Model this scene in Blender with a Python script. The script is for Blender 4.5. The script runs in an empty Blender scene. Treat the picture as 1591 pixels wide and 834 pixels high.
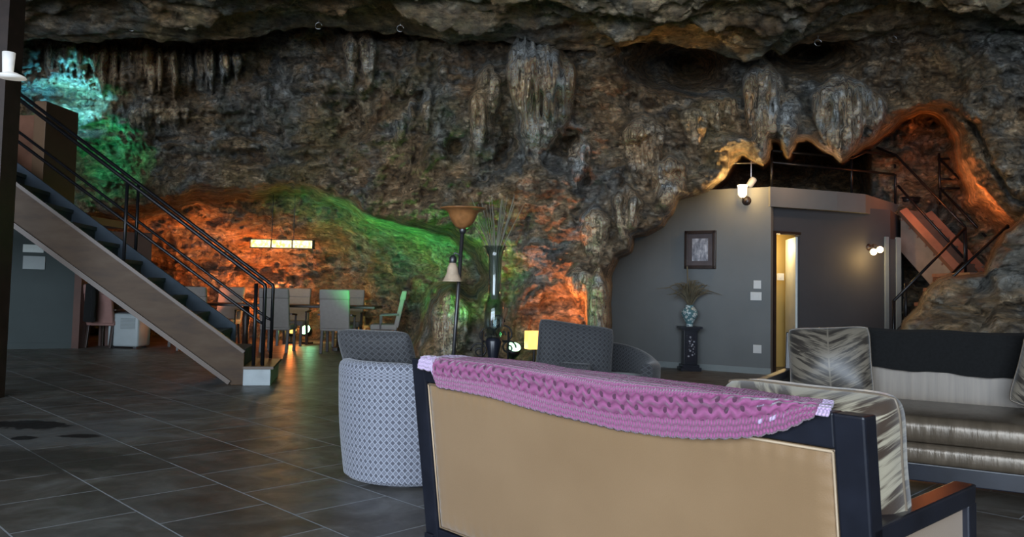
import bpy, bmesh, math, random
import numpy as np
from mathutils import Vector, Matrix
random.seed(7)
PI = math.pi
R = math.radians
sc = bpy.context.scene
COL = sc.collection

# ------------------------------------------------------------------ camera
FPX, CX, CY = 1237.0, 795.5, 385.0
EYE = Vector((0, 0, 1.15))
PITCH, ROLL = R(3.0), R(1.2)
FW = Vector((0, math.cos(PITCH), math.sin(PITCH)))
U0 = Vector((0, -math.sin(PITCH), math.cos(PITCH)))
R0 = Vector((1, 0, 0))
RT = R0 * math.cos(ROLL) + U0 * math.sin(ROLL)
UP = -R0 * math.sin(ROLL) + U0 * math.cos(ROLL)
cd = bpy.data.cameras.new('camera')
cam = bpy.data.objects.new('camera', cd)
COL.objects.link(cam)
cd.sensor_width = 36
cd.lens = 36 * FPX / 1591
cd.shift_y = (CY - 417) / 1591
cd.clip_start = 0.05
M = Matrix.Identity(4)
for i in range(3):
    M[i][0], M[i][1], M[i][2], M[i][3] = RT[i], UP[i], -FW[i], EYE[i]
cam.matrix_world = M
sc.camera = cam


def ray(px, py):
    return FW + RT * ((px - CX) / FPX) + UP * ((CY - py) / FPX)


def at(px, py, Y):
    d = ray(px, py)
    return EYE + d * (Y / d.y)


def gnd(px, py, z=0.0):
    d = ray(px, py)
    return EYE + d * ((z - EYE.z) / d.z)


def zat(px, py, Y):
    return at(px, py, Y).z


# ------------------------------------------------------------------ noise
_rng = np.random.RandomState(11)
_perm = _rng.permutation(256)
_perm = np.concatenate([_perm, _perm, _perm])
_grad = _rng.normal(size=(256, 3))
_grad /= np.linalg.norm(_grad, axis=1)[:, None]


def perlin(x, y, z):
    xi, yi, zi = np.floor(x).astype(int), np.floor(y).astype(int), np.floor(z).astype(int)
    xf, yf, zf = x - xi, y - yi, z - zi
    xi &= 255; yi &= 255; zi &= 255
    f = lambda t: t * t * t * (t * (t * 6 - 15) + 10)
    u, v, w = f(xf), f(yf), f(zf)

    def g(a, b, c):
        h = _perm[_perm[_perm[xi + a] + yi + b] + zi + c]
        gr = _grad[h]
        return gr[..., 0] * (xf - a) + gr[..., 1] * (yf - b) + gr[..., 2] * (zf - c)
    l = lambda a, b, t: a + t * (b - a)
    return l(l(l(g(0, 0, 0), g(1, 0, 0), u), l(g(0, 1, 0), g(1, 1, 0), u), v),
             l(l(g(0, 0, 1), g(1, 0, 1), u), l(g(0, 1, 1), g(1, 1, 1), u), v), w) * 1.5


def fbm(x, y, z, o=4, g=0.5):
    s, a = 0, 1.0
    for i in range(o):
        s = s + a * perlin(x + 17.3 * i, y + 5.1 * i, z + 9.7 * i)
        x, y, z, a = x * 2.03, y * 2.03, z * 2.03, a * g
    return s


def billow(x, y, z, o=3, g=0.5):
    s, a = 0, 1.0
    for i in range(o):
        s = s + a * (np.abs(perlin(x + 7.3 * i, y + 3.1 * i, z + 1.7 * i)) * 2 - 0.6)
        x, y, z, a = x * 2.1, y * 2.1, z * 2.1, a * g
    return s


def worley(x, y, z):
    """distance to the nearest scattered point: chunky, knobbly rock"""
    xi, yi, zi = np.floor(x).astype(int), np.floor(y).astype(int), np.floor(z).astype(int)
    best = np.full(x.shape, 9.0)
    for a in (-1, 0, 1):
        for b in (-1, 0, 1):
            for c in (-1, 0, 1):
                h = _perm[_perm[_perm[(xi + a) & 255] + ((yi + b) & 255)] + ((zi + c) & 255)]
                g = _grad[h] * .5 + .5
                d = (xi + a + g[..., 0] - x) ** 2 + (yi + b + g[..., 1] - y) ** 2 + (zi + c + g[..., 2] - z) ** 2
                best = np.minimum(best, d)
    return np.sqrt(best)


def sstep(a, b, x):
    t = np.clip((x - a) / (b - a), 0, 1)
    return t * t * (3 - 2 * t)


# ------------------------------------------------------------------ materials
class NT:
    def __init__(s, name):
        s.m = bpy.data.materials.new(name)
        s.m.use_nodes = True
        s.t = s.m.node_tree
        s.b = s.t.nodes['Principled BSDF']
        s.o = s.t.nodes['Material Output']

    def n(s, typ, **kw):
        nd = s.t.nodes.new(typ)
        for k, v in kw.items():
            setattr(nd, k, v)
        return nd

    def l(s, a, b):
        s.t.links.new(a, b)

    def coord(s, out='Object', scale=(1, 1, 1), rot=(0, 0, 0)):
        c = s.n('ShaderNodeTexCoord')
        mp = s.n('ShaderNodeMapping')
        mp.inputs['Scale'].default_value = scale
        mp.inputs['Rotation'].default_value = rot
        s.l(c.outputs[out], mp.inputs[0])
        return mp.outputs[0]

    def noise(s, vec, scale, detail=4, rough=.55, dist=0):
        nd = s.n('ShaderNodeTexNoise')
        nd.inputs['Scale'].default_value = scale
        nd.inputs['Detail'].default_value = detail
        nd.inputs['Roughness'].default_value = rough
        nd.inputs['Distortion'].default_value = dist
        s.l(vec, nd.inputs['Vector'])
        return nd.outputs['Fac']

    def ramp(s, fac, stops, interp='LINEAR'):
        r = s.n('ShaderNodeValToRGB')
        r.color_ramp.interpolation = interp
        el = r.color_ramp.elements
        while len(el) < len(stops):
            el.new(0.5)
        for e, (p, c) in zip(el, stops):
            e.position = p
            e.color = (*c, 1) if len(c) == 3 else c
        s.l(fac, r.inputs[0])
        return r.outputs[0]

    def mix(s, fac, a, b, typ='MIX'):
        m = s.n('ShaderNodeMix', data_type='RGBA', blend_type=typ)
        for inp, v in ((m.inputs[0], fac), (m.inputs[6], a), (m.inputs[7], b)):
            if hasattr(v, 'is_output') or isinstance(v, bpy.types.NodeSocket):
                s.l(v, inp)
            elif isinstance(v, (int, float)):
                inp.default_value = v
            else:
                inp.default_value = (*v, 1)
        return m.outputs[2]

    def math(s, op, a, b=None, c=None):
        m = s.n('ShaderNodeMath', operation=op)
        for i, v in enumerate((a, b, c)):
            if v is None:
                continue
            if isinstance(v, (int, float)):
                m.inputs[i].default_value = v
            else:
                s.l(v, m.inputs[i])
        return m.outputs[0]

    def bump(s, h, strength=.5, dist=.02, prev=None):
        b = s.n('ShaderNodeBump')
        b.inputs['Strength'].default_value = strength
        b.inputs['Distance'].default_value = dist
        s.l(h, b.inputs['Height'])
        if prev is not None:
            s.l(prev, b.inputs['Normal'])
        return b.outputs[0]

    def set(s, **kw):
        for k, v in kw.items():
            i = s.b.inputs[k.replace('_', ' ')]
            if isinstance(v, bpy.types.NodeSocket):
                s.l(v, i)
            elif isinstance(v, tuple) and len(v) == 3:
                i.default_value = (*v, 1)
            else:
                i.default_value = v
        return s.m


def simple(name, col, rough=.5, metal=0.0, var=.15, nscale=8, bump=0.1, bdist=.004):
    t = NT(name)
    v = t.coord()
    n = t.noise(v, nscale, 5)
    lo = tuple(c * (1 - var) for c in col)
    hi = tuple(min(1, c * (1 + var)) for c in col)
    c = t.ramp(n, [(.3, lo), (.7, hi)])
    n2 = t.noise(v, nscale * 12, 3)
    return t.set(Base_Color=c, Roughness=rough, Metallic=metal, Normal=t.bump(n2, bump, bdist))


def emis(name, col, strength, base=(.8, .8, .8)):
    t = NT(name)
    v = t.coord()
    n = t.noise(v, 25, 2)
    c = t.ramp(n, [(.3, tuple(x * .8 for x in col)), (.7, col)])
    return t.set(Base_Color=base, Emission_Color=c, Emission_Strength=strength, Roughness=.4)


def rock_mat(name, tone=1.0, strata=1.0, light=.5, pale=0.0):
    t = NT(name)
    v = t.coord()
    vs = t.coord(scale=(1, 1, 2.4 * strata))
    T = tone
    k = lambda *c: tuple(x * T for x in c)
    big = t.noise(v, .6, 6, .62, .5)
    c1 = t.ramp(big, [(.34, k(.035, .036, .040)), (.45, k(.15, .108, .066)), (.53, k(.11, .10, .085)), (.60, k(.21, .14, .08)), (.70, k(.15, .13, .105))])
    med = t.noise(vs, 2.3, 9, .68, .7)
    c2 = t.ramp(med, [(.34, k(.018, .018, .020)), (.46, k(.10, .088, .068)), (.54, k(.19, .165, .125)), (.66, k(.42, .37, .30))])
    c = t.mix(.62, c1, c2)
    # pale lime crust
    st = t.noise(t.coord(scale=(1, 1, 1.2)), 1.7, 9, .7, 1.0)
    sm = t.ramp(st, [(.57 - pale, (0, 0, 0)), (.66 - pale, (light, light, light))])
    c = t.mix(sm, c, k(.42, .38, .31))
    fa = t.n('ShaderNodeAttribute', attribute_name='flowstone')
    fn = t.noise(t.coord(scale=(5, 5, .6)), 2.4, 6, .65, .6)
    fcol = t.ramp(fn, [(.34, k(.06, .052, .043)), (.46, k(.33, .285, .225)), (.60, k(.72, .66, .56))])
    c = t.mix(t.math('MULTIPLY', fa.outputs['Fac'], .75), c, fcol)
    # iron and algae
    im = t.ramp(t.noise(v, 1.1, 6, .65), [(.53, (0, 0, 0)), (.66, (.3, .3, .3))])
    c = t.mix(im, c, k(.20, .105, .05))
    gm = t.ramp(t.noise(t.coord(rot=(.5, .2, 0)), .8, 6, .65), [(.54, (0, 0, 0)), (.66, (.4, .4, .4))])
    c = t.mix(gm, c, k(.10, .105, .05))
    tint = t.ramp(t.noise(v, .75, 7, .7, .8), [(.40, (.88, 1.0, 1.18)), (.50, (1.14, 1.0, .84)), (.60, (1.34, 1.04, .74))])
    c = t.mix(1.0, c, tint, 'MULTIPLY')
    po = t.noise(vs, 8, 8, .75)
    pm = t.ramp(po, [(.36, (.22, .22, .22)), (.5, (1, 1, 1)), (.66, (1.5, 1.5, 1.5))])
    c = t.mix(1.0, c, pm, 'MULTIPLY')
    vo = t.n('ShaderNodeTexVoronoi'); vo.inputs['Scale'].default_value = 3.2
    wv = t.mix(.12, vs, t.n('ShaderNodeTexNoise').outputs['Color'])
    t.l(wv, vo.inputs['Vector'])
    b0 = t.bump(vo.outputs['Distance'], .7, -.12)
    b1 = t.bump(t.noise(vs, 4, 10, .72, .6), 1.0, .28, b0)
    b2 = t.bump(t.noise(v, 20, 7, .75), .9, .05, b1)
    ro = t.ramp(t.noise(v, 3, 5), [(.35, (.28, .28, .28)), (.6, (.6, .6, .6))])
    return t.set(Base_Color=c, Roughness=ro, Normal=b2)


def stripe_mat(name, dark, lite, freq=9.0, rough=.35):
    """palm-leaf brush strokes running out from a midrib, in UV"""
    t = NT(name)
    uv = t.n('ShaderNodeUVMap').outputs[0]
    sep = t.n('ShaderNodeSeparateXYZ'); t.l(uv, sep.inputs[0])
    au = t.math('ABSOLUTE', t.math('SUBTRACT', sep.outputs[0], .5))
    vv = t.math('ADD', sep.outputs[1], t.math('MULTIPLY', au, -.55))
    cmb = t.n('ShaderNodeCombineXYZ')
    t.l(t.math('MULTIPLY', sep.outputs[0], 1.6), cmb.inputs[0])
    t.l(t.math('MULTIPLY', vv, freq), cmb.inputs[1])
    n = t.noise(cmb.outputs[0], 1.0, 4, .6, .9)
    n2 = t.noise(cmb.outputs[0], 2.7, 3, .6, .6)
    k = t.math('ADD', t.math('MULTIPLY', n, .65), t.math('MULTIPLY', n2, .35))
    c = t.ramp(k, [(.46, dark), (.50, tuple((a + b) / 2 for a, b in zip(dark, lite))), (.535, lite), (.72, tuple(x * 1.15 for x in lite))])
    rib = t.ramp(au, [(.004, lite), (.012, (0, 0, 0))])
    c = t.mix(1.0, c, rib, 'LIGHTEN')
    wv = t.noise(t.coord('UV', (90, 90, 90)), 1, 2)
    return t.set(Base_Color=c, Roughness=rough, Sheen_Weight=.3, Normal=t.bump(wv, .15, .003))


def lattice_mat(name, dark, lite, cell=.042):
    t = NT(name)
    uv = t.n('ShaderNodeUVMap').outputs[0]
    sep = t.n('ShaderNodeSeparateXYZ'); t.l(uv, sep.inputs[0])
    fx = t.math('ABSOLUTE', t.math('SUBTRACT', t.math('FRACT', t.math('DIVIDE', sep.outputs[0], cell)), .5))
    fy = t.math('ABSOLUTE', t.math('SUBTRACT', t.math('FRACT', t.math('DIVIDE', sep.outputs[1], cell * 1.05)), .5))
    d = t.math('ADD', fx, fy)
    line = t.math('LESS_THAN', t.math('ABSOLUTE', t.math('SUBTRACT', d, .5)), .13)
    core = t.math('LESS_THAN', t.math('ABSOLUTE', t.math('SUBTRACT', d, .17)), .06)
    m = t.math('MAXIMUM', line, t.math('MULTIPLY', core, .75))
    c = t.mix(m, dark, lite)
    n = t.noise(t.coord('Object'), 160, 2)
    c = t.mix(t.math('MULTIPLY', n, .25), c, tuple(x * .6 for x in lite))
    b = t.bump(m, .35, .002)
    return t.set(Base_Color=c, Roughness=.75, Sheen_Weight=.25, Normal=t.bump(n, .2, .002, b))


MT = {}
MT['rock'] = rock_mat('cave_rock', 2.5)
MT['rock_ceiling'] = rock_mat('cave_ceiling_rock', 2.2, strata=1.0, light=.9, pale=.03)
MT['rock_front'] = rock_mat('outcrop_rock', 2.6, strata=.7)
MT['black_wood'] = simple('black_lacquered_wood', (.012, .014, .022), .28, var=.3, bump=.03)
MT['black_metal'] = simple('black_painted_metal', (.012, .012, .014), .35, metal=.4, var=.2, bump=.05)
MT['chrome'] = simple('brushed_steel', (.5, .5, .52), .3, metal=1, var=.1)
MT['grey_wall'] = simple('grey_plaster', (.155, .165, .165), .8, var=.06, nscale=2, bump=.15)
MT['dark_wall'] = simple('dark_grey_plaster', (.05, .05, .054), .8, var=.08, nscale=2, bump=.15)
MT['fascia'] = simple('grey_fascia', (.14, .145, .14), .75, var=.08, nscale=2)
MT['green_wall'] = simple('grey_green_plaster', (.038, .05, .05), .8, var=.08, nscale=2, bump=.15)
MT['yellow_wall'] = simple('yellow_plaster', (.72, .50, .16), .8, var=.05, nscale=2)
MT['white_plastic'] = simple('white_plastic', (.62, .62, .6), .4, var=.04, bump=.02)
MT['white_paint'] = simple('white_paint', (.5, .54, .52), .5, var=.05, bump=.02)
MT['base_trim'] = simple('grey_trim_paint', (.22, .25, .25), .5, var=.05, bump=.02)
MT['appliance'] = simple('pale_grey_plastic', (.33, .37, .38), .45, var=.04, bump=.02)
MT['chair_fabric'] = simple('grey_beige_upholstery', (.33, .29, .27), .85, var=.06, nscale=20, bump=.3)
MT['pink_fabric'] = simple('pinkish_upholstery', (.26, .14, .12), .85, var=.06, nscale=20, bump=.3)
MT['dark_wood'] = simple('dark_brown_wood', (.03, .018, .014), .4, var=.3, bump=.05)
MT['amber'] = simple('amber_glass', (.30, .13, .045), .3, var=.25, nscale=18)
MT['pale_glass'] = simple('pale_marbled_glass', (.55, .42, .30), .3, var=.2, nscale=14)
MT['bronze_metal'] = simple('dark_bronze_metal', (.10, .10, .105), .4, metal=.8, var=.2)
MT['reed'] = simple('pale_dry_reed', (.20, .19, .14), .7, var=.3)
MT['grass_brown'] = simple('dried_grass', (.12, .10, .06), .8, var=.4)
MT['black_fur'] = simple('black_plush', (.008, .009, .010), .95, var=.5, nscale=60, bump=1.0, bdist=.02)
MT['bulb_warm'] = emis('warm_bulb', (1, .72, .38), 9)
MT['lamp_orange'] = emis('orange_lamp_glass', (1, .50, .11), 2.6, (.6, .3, .1))
MT['lamp_green'] = emis('green_lamp_glass', (.35, 1, .45), 9)
MT['bulb_white'] = emis('white_bulb', (1, .9, .8), 6)
MT['sconce_shade'] = emis('lit_shade_paper', (.95, .93, .85), .35)

# wood stringer
t = NT('oak_stringer_wood')
v = t.coord(scale=(1, 1, 1), rot=(0, R(-36), 0))
n = t.noise(t.coord(scale=(.6, 3, 3)), 3, 6, .6)
c = t.ramp(n, [(.3, (.034, .015, .004)), (.5, (.056, .027, .008)), (.7, (.07, .040, .018))])
MT['stringer'] = t.set(Base_Color=c, Roughness=.55, Specular_IOR_Level=.3, Normal=t.bump(t.noise(t.coord(), 40, 3), .1, .004))
MT['stair_wood_red'] = simple('red_brown_stair_wood', (.26, .12, .075), .5, var=.3, nscale=3)
MT['stair_wood_pale'] = simple('pale_brown_stair_wood', (.24, .17, .13), .5, var=.25, nscale=3)
MT['riser_blue'] = simple('slate_blue_tread_carpet', (.055, .075, .10), .8, var=.15)
MT['cab_wood'] = simple('brown_cabinet_wood', (.075, .045, .026), .45, var=.2, nscale=3)
MT['cab_wood_lite'] = simple('tan_cabinet_wood', (.22, .13, .075), .45, var=.15, nscale=3)
MT['end_block'] = simple('pale_grey_step_end', (.34, .38, .40), .5, var=.1)
MT['door_wood'] = simple('red_brown_door_wood', (.075, .034, .024), .45, var=.2, nscale=3)

# gold satin
t = NT('gold_satin_upholstery')
v = t.coord()
n = t.noise(v, 2.2, 3)
c = t.ramp(n, [(.3, (.255, .155, .075)), (.7, (.30, .188, .096))])
w = t.noise(t.coord(scale=(300, 300, 300)), 1, 2)
MT['gold'] = t.set(Base_Color=c, Roughness=.42, Sheen_Weight=.4, Normal=t.bump(w, .25, .002))
MT['piping'] = simple('pale_piping', (.46, .34, .22), .5, var=.05)
t = NT('bronze_satin_upholstery')
w = t.noise(t.coord(scale=(14, 3, 3)), 1, 4)
c = t.ramp(w, [(.3, (.10, .078, .055)), (.7, (.16, .125, .09))])
MT['bronze'] = t.set(Base_Color=c, Roughness=.3, Metallic=.25, Normal=t.bump(w, .5, .02))
t = NT('beige_satin_upholstery')
w = t.noise(t.coord(scale=(40, 2, 2)), 1, 4)
c = t.ramp(w, [(.3, (.135, .105, .075)), (.7, (.19, .15, .11))])
MT['beige'] = t.set(Base_Color=c, Roughness=.42, Normal=t.bump(w, .2, .005))
MT['leaf_light'] = stripe_mat('palm_leaf_print_fabric', (.06, .04, .028), (.42, .37, .27), 11)
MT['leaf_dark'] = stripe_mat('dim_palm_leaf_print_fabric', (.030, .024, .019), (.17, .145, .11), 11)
MT['lattice'] = lattice_mat('diamond_lattice_fabric', (.075, .08, .105), (.33, .35, .42), .037)
MT['lattice_shaded'] = lattice_mat('shaded_diamond_lattice_fabric', (.018, .019, .022), (.065, .067, .073), .037)  # same lattice fabric with shade put into its colour

# crocheted throw, UV: u along the sofa in metres, v across in metres from the hem
t = NT('crocheted_yarn')
uv = t.n('ShaderNodeUVMap').outputs[0]
sep = t.n('ShaderNodeSeparateXYZ'); t.l(uv, sep.inputs[0])
U, V = sep.outputs[0], sep.outputs[1]
row = t.math('FRACT', t.math('DIVIDE', V, .017))
rowid = t.math('FLOOR', t.math('DIVIDE', V, .017))
rowh = t.math('SINE', t.math('MULTIPLY', row, PI))
st = t.math('ABSOLUTE', t.math('SINE', t.math('ADD', t.math('MULTIPLY', U, 330), t.math('MULTIPLY', rowid, 1.6))))
# open shell stitch band
vb = t.math('MULTIPLY', t.math('GREATER_THAN', V, .051), t.math('LESS_THAN', V, .119))
wig = t.math('MULTIPLY', t.math('SINE', t.math('MULTIPLY', U, 150)), .5)
cr = t.math('SINE', t.math('ADD', t.math('MULTIPLY', V, 210), t.math('MULTIPLY', wig, 2.2)))
shell = t.math('MULTIPLY', t.math('SINE', t.math('ADD', t.math('MULTIPLY', U, 130), t.math('MULTIPLY', t.math('FLOOR', t.math('DIVIDE', V, .03)), PI))), t.math('SINE', t.math('MULTIPLY', t.math('FRACT', t.math('DIVIDE', V, .03)), PI)))
hole = t.math('MULTIPLY', vb, t.math('GREATER_THAN', shell, .62))
plain = t.math('ADD', t.math('MULTIPLY', rowh, .6), t.math('MULTIPLY', st, .4))
bandh = t.math('ADD', t.math('MULTIPLY', cr, .35), .5)
hgt = t.math('ADD', t.math('MULTIPLY', plain, t.math('SUBTRACT', 1.0, vb)), t.math('MULTIPLY', bandh, vb))
hgt = t.math('SUBTRACT', hgt, t.math('MULTIPLY', hole, 1.3))
yarn = t.ramp(hgt, [(0.0, (.09, .020, .06)), (.25, (.25, .055, .16)), (.8, (.33, .09, .225))])
wh1 = t.math('LESS_THAN', U, .092)
wh2 = t.math('GREATER_THAN', U, 1.558)
# white stitches near the right end
su = t.math('GREATER_THAN', t.math('SINE', t.math('MULTIPLY', U, 170)), .1)
sv = t.math('GREATER_THAN', t.math('SINE', t.math('MULTIPLY', V, 190)), .2)
ra = t.math('MULTIPLY', t.math('MULTIPLY', t.math('GREATER_THAN', U, 1.385), t.math('LESS_THAN', U, 1.45)), t.math('MULTIPLY', t.math('GREATER_THAN', V, .078), t.math('LESS_THAN', V, .112)))
rb = t.math('MULTIPLY', t.math('MULTIPLY', t.math('GREATER_THAN', U, 1.41), t.math('LESS_THAN', U, 1.48)), t.math('MULTIPLY', t.math('GREATER_THAN', V, .034), t.math('LESS_THAN', V, .046)))
dots = t.math('MAXIMUM', t.math('MULTIPLY', ra, t.math('MULTIPLY', su, sv)), t.math('MULTIPLY', rb, su))
wh = t.math('MAXIMUM', t.math('MAXIMUM', wh1, wh2), dots)
whc = t.ramp(hgt, [(0.0, (.30, .19, .36)), (.5, (.62, .46, .72))])
c = t.mix(wh, yarn, whc)
fz = t.noise(t.coord(), 220, 3)
b = t.bump(hgt, .9, .007)
MT['yarn'] = t.set(Base_Color=c, Roughness=.85, Sheen_Weight=.4, Normal=t.bump(fz, .25, .002, b))

# floor tiles laid diagonally
t = NT('slate_floor_tiles')
v = t.coord(rot=(0, 0, R(-45)))
sh = t.n('ShaderNodeMapping'); sh.inputs['Location'].default_value = (.12, .02, 0); t.l(v, sh.inputs[0])
br = t.n('ShaderNodeTexBrick')
br.offset = .5
br.inputs['Scale'].default_value = 1
br.inputs['Brick Width'].default_value = .56
br.inputs['Row Height'].default_value = .56
br.inputs['Mortar Size'].default_value = .006
br.inputs['Mortar Smooth'].default_value = .5
br.inputs['Color1'].default_value = (.8, .8, .8, 1)
br.inputs['Color2'].default_value = (1.15, 1.15, 1.15, 1)
rr = t.n('ShaderNodeVectorRotate', rotation_type='Z_AXIS'); rr.inputs['Angle'].default_value = R(90)
t.l(sh.outputs[0], rr.inputs['Vector'])
t.l(rr.outputs[0], br.inputs['Vector'])
w = t.coord()
n1 = t.noise(w, .9, 6, .62, .5)
n2 = t.noise(w, 5, 6, .65, .6)
n3 = t.noise(w, 2.2, 7, .68, 1.2)
c = t.ramp(n1, [(.36, (.085, .058, .038)), (.5, (.105, .095, .08)), (.62, (.15, .15, .145))])
c = t.mix(.55, c, t.ramp(n3, [(.34, (.045, .036, .028)), (.5, (.11, .10, .085)), (.64, (.22, .215, .20))]))
c = t.mix(1, c, br.outputs['Color'], 'MULTIPLY')
c = t.mix(br.outputs['Fac'], c, (.34, .36, .38))
# dark patches inside a paler area on the left
geo = t.n('ShaderNodeTexCoord')
gs = t.n('ShaderNodeSeparateXYZ'); t.l(geo.outputs['Object'], gs.inputs[0])


def blob(cx, cy, rx, ry):
    dx = t.math('DIVIDE', t.math('SUBTRACT', gs.outputs[0], cx), rx)
    dy = t.math('DIVIDE', t.math('SUBTRACT', gs.outputs[1], cy), ry)
    d = t.math('ADD', t.math('MULTIPLY', dx, dx), t.math('MULTIPLY', dy, dy))
    return t.math('ADD', t.math('SQRT', d), t.math('MULTIPLY', t.math('SUBTRACT', n2, .5), 1.8))


def gblob(px, py, rx, ry):
    q = gnd(px, py)
    return blob(q.x, q.y, rx, ry)


d1 = t.math('MINIMUM', gblob(45, 660, .42, .22), gblob(128, 677, .17, .09))
d1 = t.math('MINIMUM', d1, gblob(38, 680, .12, .08))
m1 = t.ramp(d1, [(.75, (1, 1, 1)), (.95, (0, 0, 0))])
d2 = gblob(60, 672, .95, .62)
m2 = t.ramp(d2, [(.8, (.55, .55, .55)), (1.1, (0, 0, 0))])
d3 = gblob(60, 715, .9, .45)
m3 = t.ramp(d3, [(.6, (.8, .8, .8)), (1.2, (0, 0, 0))])
c = t.mix(m3, c, (.035, .032, .026))
c = t.mix(m2, c, (.14, .15, .155))
c = t.mix(m1, c, (.010, .010, .010))
ro = t.ramp(n2, [(.3, (.34, .34, .34)), (.7, (.52, .52, .52))])
ro = t.mix(br.outputs['Fac'], ro, (.7, .7, .7))
hb = t.math('SUBTRACT', t.math('MULTIPLY', n2, .3), br.outputs['Fac'])
MT['floor'] = t.set(Base_Color=c, Roughness=ro, Normal=t.bump(hb, .25, .006))

# glass
t = NT('clear_vase_glass')
tr_ = t.n('ShaderNodeBsdfTransparent'); tr_.inputs[0].default_value = (.80, .86, .86, 1)
gl_ = t.n('ShaderNodeBsdfGlossy'); gl_.inputs['Roughness'].default_value = .05
lw = t.n('ShaderNodeLayerWeight'); lw.inputs[0].default_value = .35
ms = t.n('ShaderNodeMixShader')
t.l(t.math('ADD', t.math('MULTIPLY', lw.outputs['Facing'], .55), .05), ms.inputs[0]); t.l(tr_.outputs[0], ms.inputs[1]); t.l(gl_.outputs[0], ms.inputs[2])
t.l(ms.outputs[0], t.o.inputs[0])
MT['glass'] = t.m
# blue and white china
t = NT('blue_white_china')
v = t.coord()
vo = t.n('ShaderNodeTexVoronoi'); vo.inputs['Scale'].default_value = 22; t.l(v, vo.inputs['Vector'])
n = t.noise(v, 30, 4, .6, 1)
k = t.math('ADD', vo.outputs['Distance'], t.math('MULTIPLY', n, .5))
c = t.ramp(k, [(.42, (.05, .10, .16)), (.5, (.55, .62, .60)), (.68, (.62, .68, .66)), (.74, (.10, .20, .22))])
MT['china'] = t.set(Base_Color=c, Roughness=.2)
t = NT('mother_of_pearl_inlay')
v = t.coord()
vo = t.n('ShaderNodeTexVoronoi'); vo.inputs['Scale'].default_value = 26; t.l(v, vo.inputs['Vector'])
c = t.ramp(vo.outputs['Distance'], [(.25, (.42, .42, .46)), (.45, (.02, .02, .03))])
MT['inlay'] = t.set(Base_Color=c, Roughness=.25)
# picture print
t = NT('faded_waterfall_print')
v = t.coord(scale=(9, 9, 5))
n = t.noise(v, 1.8, 6, .6, .5)
c = t.ramp(n, [(.35, (.16, .17, .2)), (.5, (.32, .33, .37)), (.65, (.6, .6, .64))])
MT['print'] = t.set(Base_Color=c, Roughness=.25)
# pendant glass
t = NT('yellow_mosaic_glass')
v = t.coord(scale=(18, 18, 18))
n = t.noise(v, 1.2, 3)
c = t.ramp(n, [(.35, (.9, .45, .04)), (.5, (1, .8, .25)), (.65, (1, 1, .75))])
MT['pendant'] = t.set(Base_Color=(.8, .6, .2), Emission_Color=c, Emission_Strength=2.2)


# ------------------------------------------------------------------ object helpers
def tag(o, label=None, cat=None, group=None, kind=None):
    if label: o['label'] = label
    if cat: o['category'] = cat
    if group: o['group'] = group
    if kind: o['kind'] = kind
    return o


def thing(name, label, cat, loc=(0, 0, 0), rz=0, group=None):
    o = bpy.data.objects.new(name, None)
    o.empty_display_size = .1
    COL.objects.link(o)
    o.location = loc
    o.rotation_euler = (0, 0, rz)
    return tag(o, label, cat, group)


def link(name, me, mat, parent=None, smooth=False):
    o = bpy.data.objects.new(name, me)
    COL.objects.link(o)
    if parent is not None:
        o.parent = parent
    for m in (mat if isinstance(mat, (list, tuple)) else [mat]):
        me.materials.append(m)
    if smooth:
        me.shade_smooth()
    return o


def obj(name, bm, mat, parent=None, smooth=False, bevel=0):
    if bevel:
        bmesh.ops.bevel(bm, geom=list(bm.edges), offset=bevel, segments=2, affect='EDGES', profile=.6, clamp_overlap=True)
    bmesh.ops.recalc_face_normals(bm, faces=list(bm.faces))
    me = bpy.data.meshes.new(name)
    bm.to_mesh(me)
    bm.free()
    return link(name, me, mat, parent, smooth)


def B():
    return bmesh.new()


def hexa(bm, p):
    vs = [bm.verts.new(q) for q in p]
    for f in ((0, 3, 2, 1), (4, 5, 6, 7), (0, 1, 5, 4), (1, 2, 6, 5), (2, 3, 7, 6), (3, 0, 4, 7)):
        bm.faces.new([vs[i] for i in f])
    return bm


def box(bm, x0, x1, y0, y1, z0, z1):
    return hexa(bm, [(x0, y0, z0), (x1, y0, z0), (x1, y1, z0), (x0, y1, z0), (x0, y0, z1), (x1, y0, z1), (x1, y1, z1), (x0, y1, z1)])


def beam(bm, a, b, w, h, side=None):
    """box from a to b; w along side, h along the third axis"""
    a, b = Vector(a), Vector(b)
    d = (b - a).normalized()
    if side is None:
        side = Vector((0, 0, 1)).cross(d)
        if side.length < 1e-3:
            side = Vector((1, 0, 0))
    s = Vector(side)
    s = (s - d * s.dot(d)).normalized()
    u = d.cross(s)
    s = s * w / 2
    u = u * h / 2
    return hexa(bm, [a - s - u, a + s - u, a + s + u, a - s + u, b - s - u, b + s - u, b + s + u, b - s + u])


def tube(bm, pts, r, n=8, closed=False, rs=None):
    pts = [Vector(p) for p in pts]
    N = len(pts)
    rings = []
    prev = None
    for i, p in enumerate(pts):
        if closed:
            d = pts[(i + 1) % N] - pts[i - 1]
        else:
            d = pts[min(i + 1, N - 1)] - pts[max(i - 1, 0)]
        d.normalize()
        ref = prev if prev is not None else (Vector((0, 0, 1)) if abs(d.z) < .9 else Vector((1, 0, 0)))
        s = ref - d * ref.dot(d)
        if s.length < 1e-4:
            s = Vector((1, 0, 0)) - d * d.x
        s.normalize()
        prev = s
        u = d.cross(s)
        rr = rs[i] if rs else r
        rings.append([bm.verts.new(p + (s * math.cos(2 * PI * k / n) + u * math.sin(2 * PI * k / n)) * rr) for k in range(n)])
    for i in range(N if closed else N - 1):
        a, b = rings[i], rings[(i + 1) % N]
        for k in range(n):
            bm.faces.new((a[k], a[(k + 1) % n], b[(k + 1) % n], b[k]))
    if not closed:
        bm.faces.new(rings[0][::-1])
        bm.faces.new(rings[-1])
    return bm


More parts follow.
